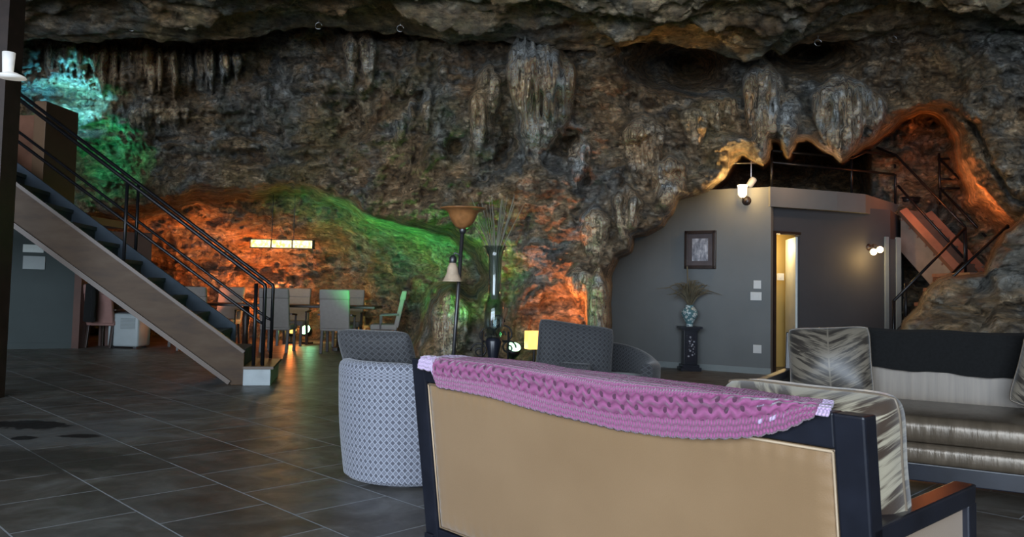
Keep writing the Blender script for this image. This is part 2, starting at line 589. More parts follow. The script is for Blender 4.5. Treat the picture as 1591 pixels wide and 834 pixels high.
def lathe(bm, prof, n=24, c=(0, 0, 0), caps=True):
    rings = []
    for r, z in prof:
        rings.append([bm.verts.new((c[0] + r * math.cos(2 * PI * k / n), c[1] + r * math.sin(2 * PI * k / n), c[2] + z)) for k in range(n)])
    for a, b in zip(rings, rings[1:]):
        for k in range(n):
            bm.faces.new((a[k], a[(k + 1) % n], b[(k + 1) % n], b[k]))
    if caps:
        bm.faces.new(rings[0][::-1])
        bm.faces.new(rings[-1])
    return bm


def gridmesh(name, P, uv=None, mat=None, parent=None, smooth=True, flip=False):
    """P: (n,m,3) array"""
    n, m = P.shape[:2]
    me = bpy.data.meshes.new(name)
    idx = np.arange(n * m).reshape(n, m)
    q = np.stack([idx[:-1, :-1], idx[1:, :-1], idx[1:, 1:], idx[:-1, 1:]], -1).reshape(-1, 4)
    if flip:
        q = q[:, ::-1]
    me.vertices.add(n * m)
    me.vertices.foreach_set('co', P.reshape(-1).astype(np.float32))
    nf = len(q)
    me.loops.add(nf * 4)
    me.loops.foreach_set('vertex_index', q.reshape(-1).astype(np.int32))
    me.polygons.add(nf)
    me.polygons.foreach_set('loop_start', np.arange(0, nf * 4, 4, dtype=np.int32))
    me.update(calc_edges=True)
    me.validate()
    if uv is not None:
        l = me.uv_layers.new(name='UVMap')
        l.data.foreach_set('uv', uv.reshape(-1, 2)[q.reshape(-1)].reshape(-1).astype(np.float32))
    return link(name, me, mat, parent, smooth)


def struct(o, label=None):
    o['kind'] = 'structure'
    if label: o['label'] = label
    return o


def cushion_mesh(sx, sz, th, boxy=2.5, n=22, sag=.0, seed=0):
    """soft cushion standing in the xz plane: two puffed faces; returns bmesh with uv"""
    bm = bmesh.new()
    uvl = bm.loops.layers.uv.new('UVMap')
    rnd = random.Random(seed)
    ph = rnd.random() * 6
    grids = []
    for side in (-1, 1):
        g = []
        for i in range(n + 1):
            rowv = []
            for j in range(n + 1):
                u, v = -1 + 2 * i / n, -1 + 2 * j / n
                u = math.copysign(1 - (1 - abs(u)) ** 1.35, u)
                v = math.copysign(1 - (1 - abs(v)) ** 1.35, v)
                e = max(0, (1 - abs(u) ** boxy)) * max(0, (1 - abs(v) ** boxy))
                y = side * th / 2 * e ** .42
                y += .012 * math.sin(3 * u + ph) * math.sin(2.5 * v + ph) * e
                pin = 1 - .05 * (1 - abs(v) ** 2) * 0
                x = u * sx / 2 * (1 - .045 * (1 - v * v) - .07 * abs(v) ** 5)
                z = v * sz / 2 * (1 - .045 * (1 - u * u) - .07 * abs(u) ** 5) - sag * (1 - u * u) * max(0, v)
                rowv.append(((x, y, z), (i / n, j / n)))
            g.append(rowv)
        grids.append(g)
    for side, g in zip((-1, 1), grids):
        vg = [[bm.verts.new(c[0]) for c in r] for r in g]
        for i in range(n):
            for j in range(n):
                q = [(i, j), (i + 1, j), (i + 1, j + 1), (i, j + 1)]
                if side == 1:
                    q = q[::-1]
                f = bm.faces.new([vg[a][b] for a, b in q])
                for lp, (a, b) in zip(f.loops, q):
                    lp[uvl].uv = g[a][b][1]
    bmesh.ops.remove_doubles(bm, verts=list(bm.verts), dist=1e-5)
    return bm


def cushion(name, label, cat, sx, sz, th, mat, loc, rot, group=None, boxy=2.5, pipe=None, seed=0, sag=0):
    t = thing(name, label, cat, loc, 0, group)
    t.rotation_euler = rot
    bm = cushion_mesh(sx, sz, th, boxy, seed=seed, sag=sag)
    obj('cover', bm, mat, t, True)
    pts = []
    K = 24
    for s in range(4):
        for k in range(K):
            q = -1 + 2 * k / K
            u, v = [(q, -1), (1, q), (-q, 1), (-1, -q)][s]
            x = u * sx / 2 * (1 - .045 * (1 - v * v) - .07 * abs(v) ** 5)
            z = v * sz / 2 * (1 - .045 * (1 - u * u) - .07 * abs(u) ** 5) - sag * (1 - u * u) * max(0, v)
            pts.append((x, 0, z))
    obj('piping', tube(B(), pts, .004, 6, True), pipe or mat, t, True)
    return t


def rbox(x0, x1, y0, y1, z0, z1, r=.03, seg=3):
    bm = B()
    box(bm, x0, x1, y0, y1, z0, z1)
    bmesh.ops.bevel(bm, geom=list(bm.edges), offset=r, segments=seg, affect='EDGES', profile=.5)
    return bm


# ================================================================== SETTING
# ---- floor
bm = B()
bmesh.ops.create_grid(bm, x_segments=2, y_segments=2, size=1)
for v_ in bm.verts:
    v_.co.x *= 14; v_.co.y = 4.5 + v_.co.y * 14.5; v_.co.z = 0
struct(obj('floor', bm, MT['floor']))


# ---- cave back wall: a deep relief measured from the middle of the room
def sdf_poly(px, py, poly):
    """positive inside"""
    poly = np.array(poly, float)
    d = np.full(px.shape, 1e9)
    inside = np.zeros(px.shape, bool)
    n = len(poly)
    for i in range(n):
        a, b = poly[i], poly[(i + 1) % n]
        e = b - a
        wx, wy = px - a[0], py - a[1]
        tt = np.clip((wx * e[0] + wy * e[1]) / (e @ e), 0, 1)
        d = np.minimum(d, (wx - e[0] * tt) ** 2 + (wy - e[1] * tt) ** 2)
        c = ((a[1] > py) != (b[1] > py)) & (px < (b[0] - a[0]) * (py - a[1]) / (b[1] - a[1] + 1e-12) + a[0])
        inside ^= c
    d = np.sqrt(d)
    return np.where(inside, d, -d)


FV = np.array([list(FW), list(RT), list(UP)])


def dirs(px, py):
    a = (px - CX) / FPX
    b = (CY - py) / FPX
    D = FV[0] + a[..., None] * FV[1] + b[..., None] * FV[2]
    return D / D[..., 1:2]


def idw(px, py, pts, p=2.2, s=25):
    num = 0; den = 0
    for (x, y, Y) in pts:
        w = 1 / ((px - x) ** 2 + (py - y) ** 2 + s * s) ** (p / 2 * 1.0)
        num = num + w * Y
        den = den + w
    return num / den


CTRL = [(-300, 100, 11.5), (-300, 400, 14.5), (-100, 330, 14.6), (-100, 480, 15), (20, 400, 15), (20, 540, 15.2), (110, 440, 16), (0, 60, 12.2), (0, 250, 13.4), (110, 150, 13.4), (150, 260, 13.6), (250, 90, 12.9), (350, 110, 12.7),
        (300, 190, 13.0), (400, 240, 12.9), (500, 100, 12.2), (500, 200, 12.5), (600, 250, 12.1), (560, 60, 11.7),
        (700, 100, 11.2), (700, 250, 11.2), (760, 180, 10.8), (820, 150, 10.5), (820, 260, 10.6), (900, 130, 10.7),
        (950, 180, 10.7), (950, 270, 10.3), (1000, 330, 10.4), (1080, 240, 10.9), (1130, 230, 11.0), (1100, 110, 11.8),
        (1250, 80, 11.8), (1250, 160, 10.8), (1300, 220, 10.6), (1350, 120, 10.9), (1450, 120, 10.6), (1550, 150, 9.6), (1591, 300, 9.4),
        (1900, 200, 8.5), (1900, 450, 8), (700, 460, 11.4), (690, 560, 11.2), (620, 500, 12.6), (760, 430, 10.9), (850, 380, 10.4), (850, 480, 9.9),
        (850, 580, 9.4), (920, 440, 9.9), (930, 400, 10.2), (560, -200, 11), (1100, -200, 11), (0, -200, 11), (1500, -200, 10)]
ROOM = [(952, 800), (944, 470), (948, 425), (958, 398), (978, 390), (982, 366), (1004, 362), (1028, 350), (1040, 332), (1052, 308), (1080, 303), (1100, 294), (1122, 276),
        (1133, 256), (1152, 238), (1170, 246), (1184, 254), (1194, 246), (1200, 216), (1214, 220), (1226, 243), (1238, 218), (1256, 214),
        (1272, 226), (1296, 240), (1306, 250), (1322, 238), (1350, 222), (1378, 200), (1402, 178), (1430, 166), (1475, 168), (1512, 195),
        (1538, 255), (1572, 310), (1640, 335), (1640, 800)]
PASS = [(1335, 250), (1345, 150), (1425, 140), (1500, 150), (1560, 250), (1640, 300), (1700, 800), (1372, 800)]
DINE = [(60, 800), (90, 360), (150, 330), (230, 318), (330, 292), (420, 282), (490, 290), (560, 316), (640, 345), (700, 352), (745, 378), (770, 430), (745, 480), (700, 455), (670, 480), (648, 540), (640, 800)]


def wall_y(px, py):
    Y = idw(px, py, CTRL, 3.0, 30)
    D = dirs(px, py)
    q = D * Y[..., None]
    x, y, z = q[..., 0], q[..., 1], q[..., 2] + 1.15
    # warp the outlines a little
    wx = fbm(x * 1.1, y * 1.1, z * 1.1, 4) * 9
    wy = fbm(x * 1.1 + 31, y * 1.1, z * 1.1, 4) * 9
    fx = fbm(x * 4, y * 4 + 3, z * 4, 2) * 3
    # stalactites and flowstone columns: (centre, top, tip, half width, depth)
    cols = [(838, 80, 262, 52, .75), (818, 60, 250, 30, .5), (872, 95, 215, 26, .6), (742, 150, 255, 17, .45), (760, 110, 215, 20, .3), (640, 130, 200, 10, .2), (664, 140, 215, 9, .2),
            (545, 60, 150, 13, .3), (572, 55, 142, 15, .3), (1186, 110, 262, 34, .6), (1308, 130, 256, 52, .7), (1355, 150, 225, 24, .35),
            (1225, 150, 244, 22, .3), (975, 300, 386, 26, .4), (1040, 250, 344, 30, .4), (925, 330, 420, 25, .35), (900, 420, 480, 22, .35),
            (1120, 150, 210, 34, .35), (1080, 170, 235, 26, .3), (1000, 190, 300, 34, .35), (700, 470, 600, 34, .4), (930, 440, 640, 22, .55), (948, 450, 640, 14, .4), (900, 220, 300, 20, .3), (620, 190, 235, 12, .18)]
    rnd = random.Random(5)
    for k in range(26):
        x0 = 78 + k * 11.5 + rnd.uniform(-3, 3)
        cols.append((x0, 78 + rnd.uniform(-4, 4) - (8 if x0 < 120 else 0), rnd.uniform(124, 162) if 150 < x0 < 345 else rnd.uniform(120, 140), rnd.uniform(6, 12), rnd.uniform(.22, .48)))
    for k in range(12):
        cols.append((172 + k * 10.5 + rnd.uniform(-3, 3), 166 + rnd.uniform(-3, 3), rnd.uniform(196, 216), rnd.uniform(6, 9), rnd.uniform(.12, .22)))
    for k in range(16):
        cols.append((410 + k * 26 + rnd.uniform(-9, 9), rnd.uniform(95, 190), 0, rnd.uniform(7, 12), rnd.uniform(.06, .14)))
        cols[-1] = (cols[-1][0], cols[-1][1], cols[-1][1] + rnd.uniform(25, 50), cols[-1][3], cols[-1][4])
    bulge = np.zeros_like(Y)
    RID = fbm(px * .085 + .03 * py * 0, py * .012, 0 * px + 4, 3, .6)
    for (cx_, yt, yb, w, a) in cols:
        tt = (py + wy * .4 - yt) / (yb - yt)
        ww = w * np.clip(1 - np.clip(tt, 0, 1) ** 2.2, 0.02, 1) * sstep(-.25, .15, tt)
        dx = (px + wx * .35 - cx_) / np.maximum(ww, .5)
        prof = np.sqrt(np.clip(1 - dx * dx, 0, 1)) * ww / w
        prof = np.where((tt > -.25) & (tt < 1), prof, 0)
        rid = 1 + .55 * RID
        bulge = np.maximum(bulge, a * prof * rid)
    # noise relief, layered beds on the left, lumpy on the right
    left = 1 - sstep(420, 760, px)
    strat = fbm(x * .35, y * .35, z * 2.4, 5, .55)
    lump = billow(x * .9, y * .9, z * .9, 4, .52)
    fine = fbm(x * 3.1, y * 3.1, z * 4.2, 4, .6)
    vfl = billow(x * 3.0, y * .3, z * .55, 3, .5)
    dis = .5 * fbm(x * .45, y * .45, z * .6, 3) + strat * (.14 + .18 * left) + lump * (.30 - .12 * left) + fine * .17
    qx, qy, qz = x + .25 * fine, y + .25 * strat, z + .2 * lump
    wk = worley(qx * 1.7, qy * 1.7, qz * 2.6) * .26 + worley(qx * 4.1, qy * 4.1, qz * 5.5) * .12
    dis += wk * (1 - .45 * left)
    dis += vfl * .05 * sstep(300, 120, py) + .075 * billow(x * 6, y * 6, z * 7, 3, .6)
    # ledges of bedded rock
    led = np.abs(((z * 1.9 + .5 * fbm(x * .25, y * .25, 0 * z + 3, 3)) % 1.0) - .5) * 2
    dis += (led ** 3) * .16 * left * sstep(330, 250, py)
    # black hollow under the lip
    hol = np.exp(-(((px - 1045) / 75) ** 2 + ((py - 105) / 34) ** 2) ** 1.5)
    hol2 = np.exp(-(((px - 1285) / 75) ** 2 + ((py - 88) / 22) ** 2) ** 1.5)
    halo = sstep(0, .5, bulge)
    Y = Y + dis * (1 - .6 * halo) - 1.5 * bulge + 1.8 * hol + 1.0 * hol2
    for (hx0, hy0, ax, ay, am) in ((886, 222, 15, 30, 1.3), (782, 232, 13, 26, 1.1), (712, 225, 12, 18, .9), (642, 138, 30, 9, .8), (560, 168, 9, 22, .6), (1052, 262, 13, 10, .6),
                                  (925, 290, 16, 12, .7), (1010, 160, 30, 14, .6), (455, 215, 50, 6, .5), (330, 175, 60, 6, .5), (200, 225, 70, 10, .5), (985, 210, 24, 7, .5), (660, 300, 30, 8, .4), (1240, 190, 9, 25, .5), (1400, 150, 24, 10, .6)):
        Y = Y + am * .62 * np.exp(-(((px + 1.8 * wx + 14 * fine - hx0) / (ax * 1.3)) ** 2 + ((py + 1.8 * wy + 14 * lump - hy0) / (ay * 1.2)) ** 2))
    # dining alcove
    dA = sdf_poly(px + wx, py + wy, DINE)
    inA = sstep(-4, 26, dA)
    yin = 14.9 + 2.2 * sstep(300, 420, py) - .6 * sstep(460, 600, px) * (1 + sstep(420, 320, py)) - 2.6 * sstep(520, 740, px)
    rough = .30 * lump + .16 * strat + .14 * fine + .10 * billow(x * 3, y * 3, z * 5, 4, .6)
    Y = Y * (1 - inA) + np.maximum(yin + rough + .8 * wk, Y * 0 + 12) * inA
    Y -= .25 * np.exp(-((dA + 14) / 12) ** 2) * sstep(330, 300, py)
    # the house and its roof deck stand in a hollow, the passage behind the right stairs
    dR = sdf_poly(px + wx * .35 + fx * .6, py + wy * .35, ROOM)
    dP = sdf_poly(px + wx * .5, py + wy * .5, PASS)
    deep = 17.5 + wk - 3.6 * sstep(-5, 20, dP) - 1.2 * sstep(1460, 1520, px) + .7 * lump + .5 * fbm(x * .8, y * .8, z * .8, 4) + .2 * fine
    Y -= .30 * np.exp(-((dR + 16) / 14) ** 2)
    wid = 13 + 75 * sstep(1440, 1520, px)
    Y = Y + (deep - Y) * sstep(0, 1, dR / wid) + .35 * sstep(-7, 2, dR) * (1 - sstep(0, 8, dR))
    flow = np.clip(bulge * 3.2, 0, 1) * (1 - inA) * (1 - sstep(0, 6, dR))
    return Y, flow


pxs = np.concatenate([np.arange(-1100, -20, 14), np.arange(-20, 1612, 2.0), np.arange(1612, 2500, 14)])
pys = np.concatenate([np.arange(-420, -20, 16), np.arange(-20, 600, 2.0), np.arange(600, 760, 20)])
PX, PY = np.meshgrid(pxs, pys, indexing='ij')
Yw, FLOW = wall_y(PX, PY)
D = dirs(PX, PY)
P = D * Yw[..., None]
P[..., 2] += 1.15
P[..., 2] = np.maximum(P[..., 2], -.3)
P[..., 0] = np.clip(P[..., 0], -13, 12)
wb = struct(gridmesh('wall_back', P, None, MT['rock'], flip=False), 'cave rock wall with flowstone and stalactites')
at_ = wb.data.attributes.new('flowstone', 'FLOAT', 'POINT')
at_.data.foreach_set('value', FLOW.reshape(-1).astype(np.float32))

# ---- side walls (outside the frame, close the cave)
for nm, x0 in (('wall_left', -11.6), ('wall_right', 9.6)):
    yy, zz = np.meshgrid(np.arange(-9.5, 14, .15), np.arange(-.3, 8.5, .15), indexing='ij')
    xx = x0 + np.sign(x0) * (-.6) * fbm(yy * .4, zz * .4, 0 * yy + x0, 5) - np.sign(x0) * np.sin(np.clip(zz, 0, 6) / 6 * PI) * -.6
    struct(gridmesh(nm, np.stack([xx, yy, zz], -1), None, MT['rock']), 'rough cave rock at the side')

# ---- ceiling slab with a ragged lip
LIP = [(-200, 66), (0, 64), (60, 60), (130, 66), (200, 58), (280, 66), (330, 62), (400, 58), (440, 46), (500, 42), (590, 48), (640, 52), (700, 64), (800, 66), (830, 74), (900, 77), (960, 74), (1010, 66), (1060, 70), (1100, 76),
       (1125, 84), (1150, 94), (1175, 94), (1195, 76), (1212, 86), (1240, 68), (1300, 63), (1370, 61), (1430, 68), (1470, 82), (1492, 90), (1515, 80), (1530, 92),
       (1560, 108), (1580, 104), (1591, 86), (1700, 70)]
lx = []; lz = []
for (a, b) in LIP:
    q = at(a, b, 10.8); lx.append(q.x); lz.append(q.z)
xs = np.arange(-13, 13, .03)
us = np.concatenate([np.arange(-9.5, 5.5, .15), np.arange(5.5, 10.8, .03), 10.8 + np.arange(0, .8, .02), np.arange(11.6, 13.4, .1)])
XX, UU = np.meshgrid(xs, us, indexing='ij')
lip = np.interp(XX, lx, lz)
lmean = 4.46
YY = np.minimum(UU, 10.8 + 0 * UU) + np.clip(UU - 10.8, 0, 9) * .45
w_ = sstep(9.6, 10.75, UU)
front = .26 * billow(XX * .45, YY * 1.1, 0 * XX + 1.5, 5, .55) + .20 * fbm(XX * .35, YY * .9, 0 * XX + 7, 4) + .06 * fbm(XX * 2, YY * 4, 0 * XX, 4, .6)
terr = np.abs(((YY * 1.15 + XX * .08 + .9 * fbm(XX * .3, YY * .3, 0 * XX + 2, 3)) % 1.0) - .5) * 2
front = front - .20 * terr ** 2
front = front + .03 * billow(XX * 6, YY * 9, 0 * XX, 3)
base = lmean + .28 + .05 * (9 - np.minimum(YY, 9)) * .6 + .25 * np.clip(1 - YY, 0, 9)
ZZ = (base + front) * (1 - w_) + (lip + .05 * fbm(XX * 4, YY * 4, 0 * XX, 3)) * w_
ZZ += np.clip(UU - 10.82, 0, 9) ** .7 * 1.9
YY = YY + .12 * fbm(XX * 1.5, YY * 1.5, 0 * XX + 5, 3) * w_
struct(gridmesh('ceiling', np.stack([XX, YY, ZZ], -1), None, MT['rock_ceiling']), 'cave ceiling ending in a ragged lip')
# rock mass above so no sky leaks in
bm = B()
box(bm, -14, 14, 10.2, 20, 7.6, 8.0)
box(bm, -14, 14, -9.4, 20, 8.0, 8.3)
box(bm, -14, -12.9, -9.4, 20, -.3, 8)
box(bm, 11.6, 14, -9.4, 20, -.3, 8)
box(bm, -14, 14, 18.6, 20, -.3, 8)
box(bm, 3.0, 14, -9.9, -9.4, -.3, 8.3)  # added unseen block, narrows the mouth so daylight comes from the left
struct(obj('ceiling', bm, MT['rock']), 'solid rock around the cave and an added block across its mouth')

# ---- rock outcrop at the right, in front of the lower stairs
OUT = [(1392, 640), (1405, 500), (1428, 478), (1440, 462), (1462, 436), (1478, 430), (1532, 428), (1546, 400), (1560, 362), (1580, 344), (1602, 322), (1760, 250), (2300, 200), (2300, 640)]
opx, opy = np.meshgrid(np.arange(1360, 1900, 2.2), np.arange(200, 640, 2.2), indexing='ij')
dd = dirs(opx, opy)
q = dd * 8.6
x, y, z = q[..., 0], q[..., 1], q[..., 2] + 1.15
dO = sdf_poly(opx + 6 * fbm(x * 2, y * 2, z * 2, 3), opy + 6 * fbm(x * 2 + 9, y * 2, z * 2, 3), OUT)
yo = 8.9 - 1.0 * np.sqrt(np.clip(dO / 90, 0, 1)) + .35 * sstep(560, 440, opy)
kz = z * 2.6 + 1.3 * fbm(x * .6, y * .6, z * .3, 3)
kx = x * 1.1 + .8 * fbm(x * .5 + 4, y * .6, z * .5, 2)
blk = .55 * (kz % 1.0) ** 3 + .5 * (kx % 1.0) ** 6 + .25 * (np.floor(kx) % 2)
yo += .22 * fbm(x * .9, y * .9, z * 1.4, 4) + .10 * billow(x * 2, y * 2, z * 3.5, 4) + .35 * blk
yo = np.where(dO < 0, yo + np.clip(-dO / 6, 0, 1) ** .6 * 2.2, yo)
Pq = dd * yo[..., None]
Pq[..., 2] += 1.15
ou = gridmesh('rock_outcrop', Pq, None, MT['rock_front'])
# trim what lies beyond the ridge
bm = bmesh.new(); bm.from_mesh(ou.data)
bm.verts.ensure_lookup_table()
dl = dO.reshape(-1)
bmesh.ops.delete(bm, geom=[v_ for v_ in bm.verts if dl[v_.index] < -7 or v_.co.z < -.2], context='VERTS')
bm.to_mesh(ou.data); bm.free()
tag(ou, 'blocky layered grey rock outcrop in front of the right-hand stairs', 'rock outcrop')

# ---- grey house wall on the right
ZT = 2.73


def wall_strip(name, pts, z0, z1, th, mat, label=None):
    bm = B()
    n = len(pts)
    nor = []
    for i in range(n):
        a = Vector(pts[max(i - 1, 0)]); b = Vector(pts[min(i + 1, n - 1)])
        d = (b - a).normalized()
        nor.append(Vector((-d.y, d.x)))
    rows = []
    for i in range(n):
        p = Vector(pts[i]); o = p + nor[i] * th
        rows.append([bm.verts.new((p.x, p.y, z0)), bm.verts.new((p.x, p.y, z1)), bm.verts.new((o.x, o.y, z1)), bm.verts.new((o.x, o.y, z0))])
    for a, b in zip(rows, rows[1:]):
        for k in range(4):
            bm.faces.new((a[k], b[k], b[(k + 1) % 4], a[(k + 1) % 4]))
    bm.faces.new(rows[0]); bm.faces.new(rows[-1][::-1])
    o = obj(name, bm, mat)
    return struct(o, label)


cp = [(1197, 582.2), (1110, 576), (1040, 571), (950, 566.5)]
cw = [gnd(*c_) for c_ in cp][::-1]
pl = [(-.2, 13.1), (.6, 12.95)] + [(q.x, q.y) for q in cw]
# smooth it
fine_pts = []
for i in range(len(pl) - 1):
    a = Vector(pl[max(i - 1, 0)]); b = Vector(pl[i]); c_ = Vector(pl[i + 1]); d_ = Vector(pl[min(i + 2, len(pl) - 1)])
    for k in range(6):
        s = k / 6
        fine_pts.append(tuple(.5 * ((2 * b) + (c_ - a) * s + (2 * a - 5 * b + 4 * c_ - d_) * s * s + (3 * b - a - 3 * c_ + d_) * s ** 3)))
fine_pts.append(pl[-1])
CORN = Vector(pl[-1])
wall_strip('wall_front', fine_pts, 0, ZT, .14, MT['grey_wall'], 'curved grey plaster wall of the inner house')
bb = [(p[0], p[1] - .015) for p in fine_pts]
wall_strip('baseboard_front', bb, 0, .09, .016, MT['base_trim'])
# doorway wall
WA = Vector((CORN.x + .02, CORN.y + .16)); WB = Vector((5.95, 12.5))
wd = (WB - WA).normalized()
wn = Vector((-wd.y, wd.x))
Lw = (WB - WA).length


def wq(s, o, z):
    p = WA + wd * s + wn * o
    return (p.x, p.y, z)


def wbox(bm, s0, s1, o0, o1, z0, z1):
    return hexa(bm, [wq(s0, o0, z0), wq(s1, o0, z0), wq(s1, o1, z0), wq(s0, o1, z0), wq(s0, o0, z1), wq(s1, o0, z1), wq(s1, o1, z1), wq(s0, o1, z1)])


def s_at(px):
    # where the ray of this column meets the doorway wall
    d = ray(px, 450); k = d.x / d.y
    # WA.x + s wd.x = k (WA.y + s wd.y)
    return (k * WA.y - WA.x) / (wd.x - k * wd.y)


d0, d1_ = s_at(1205), s_at(1243)
bm = B()
wbox(bm, -.02, d0, 0, .12, 0, ZT - .2)
wbox(bm, d1_, Lw, 0, .12, 0, ZT - .2)
wbox(bm, d0, d1_, 0, .12, 2.06, ZT - .2)
struct(obj('wall_doorway', bm, MT['dark_wall']), 'dark grey wall holding the doorway')
# wall turning back past the second door
WC = Vector((6.9, 14.0))
wall_strip('wall_side', [tuple(WB), tuple(WC)], 0, ZT - .2, .12, MT['dark_wall'])
# frame of first doorway
dr = bpy.data.objects.new('door_1', None); COL.objects.link(dr)
dr['kind'] = 'structure'; dr['label'] = 'open doorway with dark frame and white door leaf'
bm = B()
wbox(bm, d0 - .05, d0, -.02, .14, 0, 2.10); wbox(bm, d0, d1_, -.02, .14, 2.06, 2.10)
obj('door_frame', bm, MT['dark_wood'], dr)
bm = B()
# white leaf, ajar inward
hx = wq(d1_ - .01, .06, 0)
hdir = Vector((-.16, .55)).normalized()
pa = Vector(hx[:2]); pb = pa + Vector((.09, .70))
beam(bm, (pa.x, pa.y, 1.02), (pb.x, pb.y, 1.02), .04, 2.02, (hdir.y, -hdir.x, 0))
obj('door_leaf', bm, MT['white_paint'], dr)
bm = B()
lathe(bm, [(.001, 0), (.02, .005), (.022, .03), (.001, .04)], 12, (pb.x, pb.y - .05, 1.0))
obj('door_handle', bm, MT['chrome'], dr)
# room behind the doorway
bm = B()
q0 = WA + wd * (d0 - .3) + wn * .95
q1 = WA + wd * (d1_ + 1.2) + wn * .95
beam(bm, (q0.x, q0.y, 1.2), (q1.x, q1.y, 1.2), .05, 2.4, (wn.x, wn.y, 0))
struct(obj('wall_inner', bm, MT['yellow_wall']), 'yellow lit wall inside the doorway')
# second doorway: pale jambs at the end of the dark wall
d2 = bpy.data.objects.new('door_2', None); COL.objects.link(d2); d2['kind'] = 'structure'; d2['label'] = 'narrow pale door jambs beside the stairs'
for (a, b) in ((1374, 1379), (1391, 1398)):
    bm = B()
    wbox(bm, s_at(a), s_at(b), -.03, .0, 0, 2.1)
    obj('door_jamb', bm, MT['base_trim'], d2)
bm = B()
wbox(bm, s_at(1379), s_at(1391), -.012, .0, 0, 2.07)
obj('door_leaf', bm, MT['dark_wall'], d2)
# fascia + deck slab
FP = [tuple(CORN + Vector((-.02, -.02))), tuple(at(1301, 298, 11.95).xy), tuple(at(1345, 303, 12.2).xy), tuple(at(1396, 321, 13.5).xy)]
wall_strip('trim_1', FP, 2.44, ZT, .10, MT['fascia'], 'grey fascia band of the roof deck')
bm = B()
poly = [(p[0], p[1] + .03) for p in fine_pts] + [(p[0], p[1] + .03) for p in FP[1:]] + [(7.6, 14.2), (7.6, 17), (-.2, 17)]
top = [bm.verts.new((p[0], p[1], ZT - .02)) for p in poly]
bot = [bm.verts.new((p[0], p[1], ZT - .22)) for p in poly]
bm.faces.new(top); bm.faces.new(bot[::-1])
for i in range(len(poly)):
    j = (i + 1) % len(poly)
    bm.faces.new((top[i], bot[i], bot[j], top[j]))
struct(obj('ceiling', bm, MT['dark_wall']), 'roof deck slab over the inner house')

# ---- left house wall under the stairs
wl = [(-9.9, 12.4), (tuple(gnd(112, 541).xy))]
wall_strip('wall_under_stairs', wl, 0, 2.3, .15, MT['green_wall'], 'grey green wall below the staircase')
wall_strip('baseboard_under_stairs', [(a, b - .02) for a, b in wl], 0, .1, .02, MT['green_wall'])
q = Vector(wl[1])
bm = B()
box(bm, q.x, q.x + .12, q.y - .03, q.y + .2, 0, 2.2)
struct(obj('trim_2', bm, MT['door_wood']), 'brown corner post at the wall end')
dr = bpy.data.objects.new('door_3', None); COL.objects.link(dr); dr['kind'] = 'structure'; dr['label'] = 'red brown wooden door behind the staircase'
bm = B(); dq = [(q.x + .12, q.y + .62), (q.x + .80, q.y + 1.05), (q.x + .78, q.y + 1.09), (q.x + .10, q.y + .66)]
hexa(bm, [(a, b, 0) for a, b in dq] + [(a, b, 2.05) for a, b in dq])
obj('door_leaf', bm, MT['door_wood'], dr, bevel=.006)
bm = B(); lathe(bm, [(.001, 0), (.025, .01), (.03, .03), (.02, .05), (.001, .055)], 12, (q.x + .20, q.y + .62, 1.0))
obj('door_handle', bm, MT['chrome'], dr)


# ================================================================== LEFT STAIRCASE
SA = R(11.4)
sdir = Vector((-math.cos(SA), -math.sin(SA), 0))      # going up
sback = Vector((-math.sin(SA), math.cos(SA), 0))      # across, away
S0 = gnd(402, 598)
SW = 1.0
SLOPE = math.tan(R(36.6))
RUN = .27; RISE = RUN * SLOPE


def sp(t_, w, z):
    p = S0 + sdir * t_ + sback * w
    return Vector((p.x, p.y, z))


NST = 18
TL = RUN * NST
st_ = thing('staircase', 'straight wooden staircase with oak side board climbing to the left', 'staircase', S0, 0)
st_.location = (0, 0, 0)
for w0 in (0, SW - .06):
    bm = B()
    # side board: parallel band, cut plumb at foot
    zb0, zt0 = 0.0, .40
    t0 = .30
    pts = [(t0 - .12, 0), (t0 + .02, 0)]
    ex = 0 if w0 == 0 else .10
    ts_ = .17 if w0 == 0 else .40
    prof = [(ts_, .0), (ts_ + .13, .0), (TL, (TL - .30) * SLOPE), (TL, (TL - .30) * SLOPE + .46 + ex), (ts_, .365 + ex * 1.0 + (ts_ - .17) * SLOPE)]
    f = [bm.verts.new(sp(a, w0, b)) for a, b in prof]
    g = [bm.verts.new(sp(a, w0 + .06, b)) for a, b in prof]
    bm.faces.new(f); bm.faces.new(g[::-1])
    for i in range(len(prof)):
        j = (i + 1) % len(prof)
        bm.faces.new((f[i], g[i], g[j], f[j]))
    sb = obj('stringer', bm, MT['stringer'] if w0 == 0 else MT['riser_blue'], st_, bevel=.006)
    if w0:
        sb['label'] = 'slate blue far side board'
        continue
    # mouldings along top and bottom edge
    bm = B()
    beam(bm, sp(.17, w0 - .012, .375), sp(TL, w0 - .012, (TL - .30) * SLOPE + .47), .05, .035, sback)
    obj('top_moulding', bm, MT['cab_wood'], sb)
    bm = B()
    beam(bm, sp(.32, w0 - .008, .03), sp(TL, w0 - .008, (TL - .30) * SLOPE + .015), .05, .05, sback)
    obj('bottom_moulding', bm, MT['cab_wood'], sb)
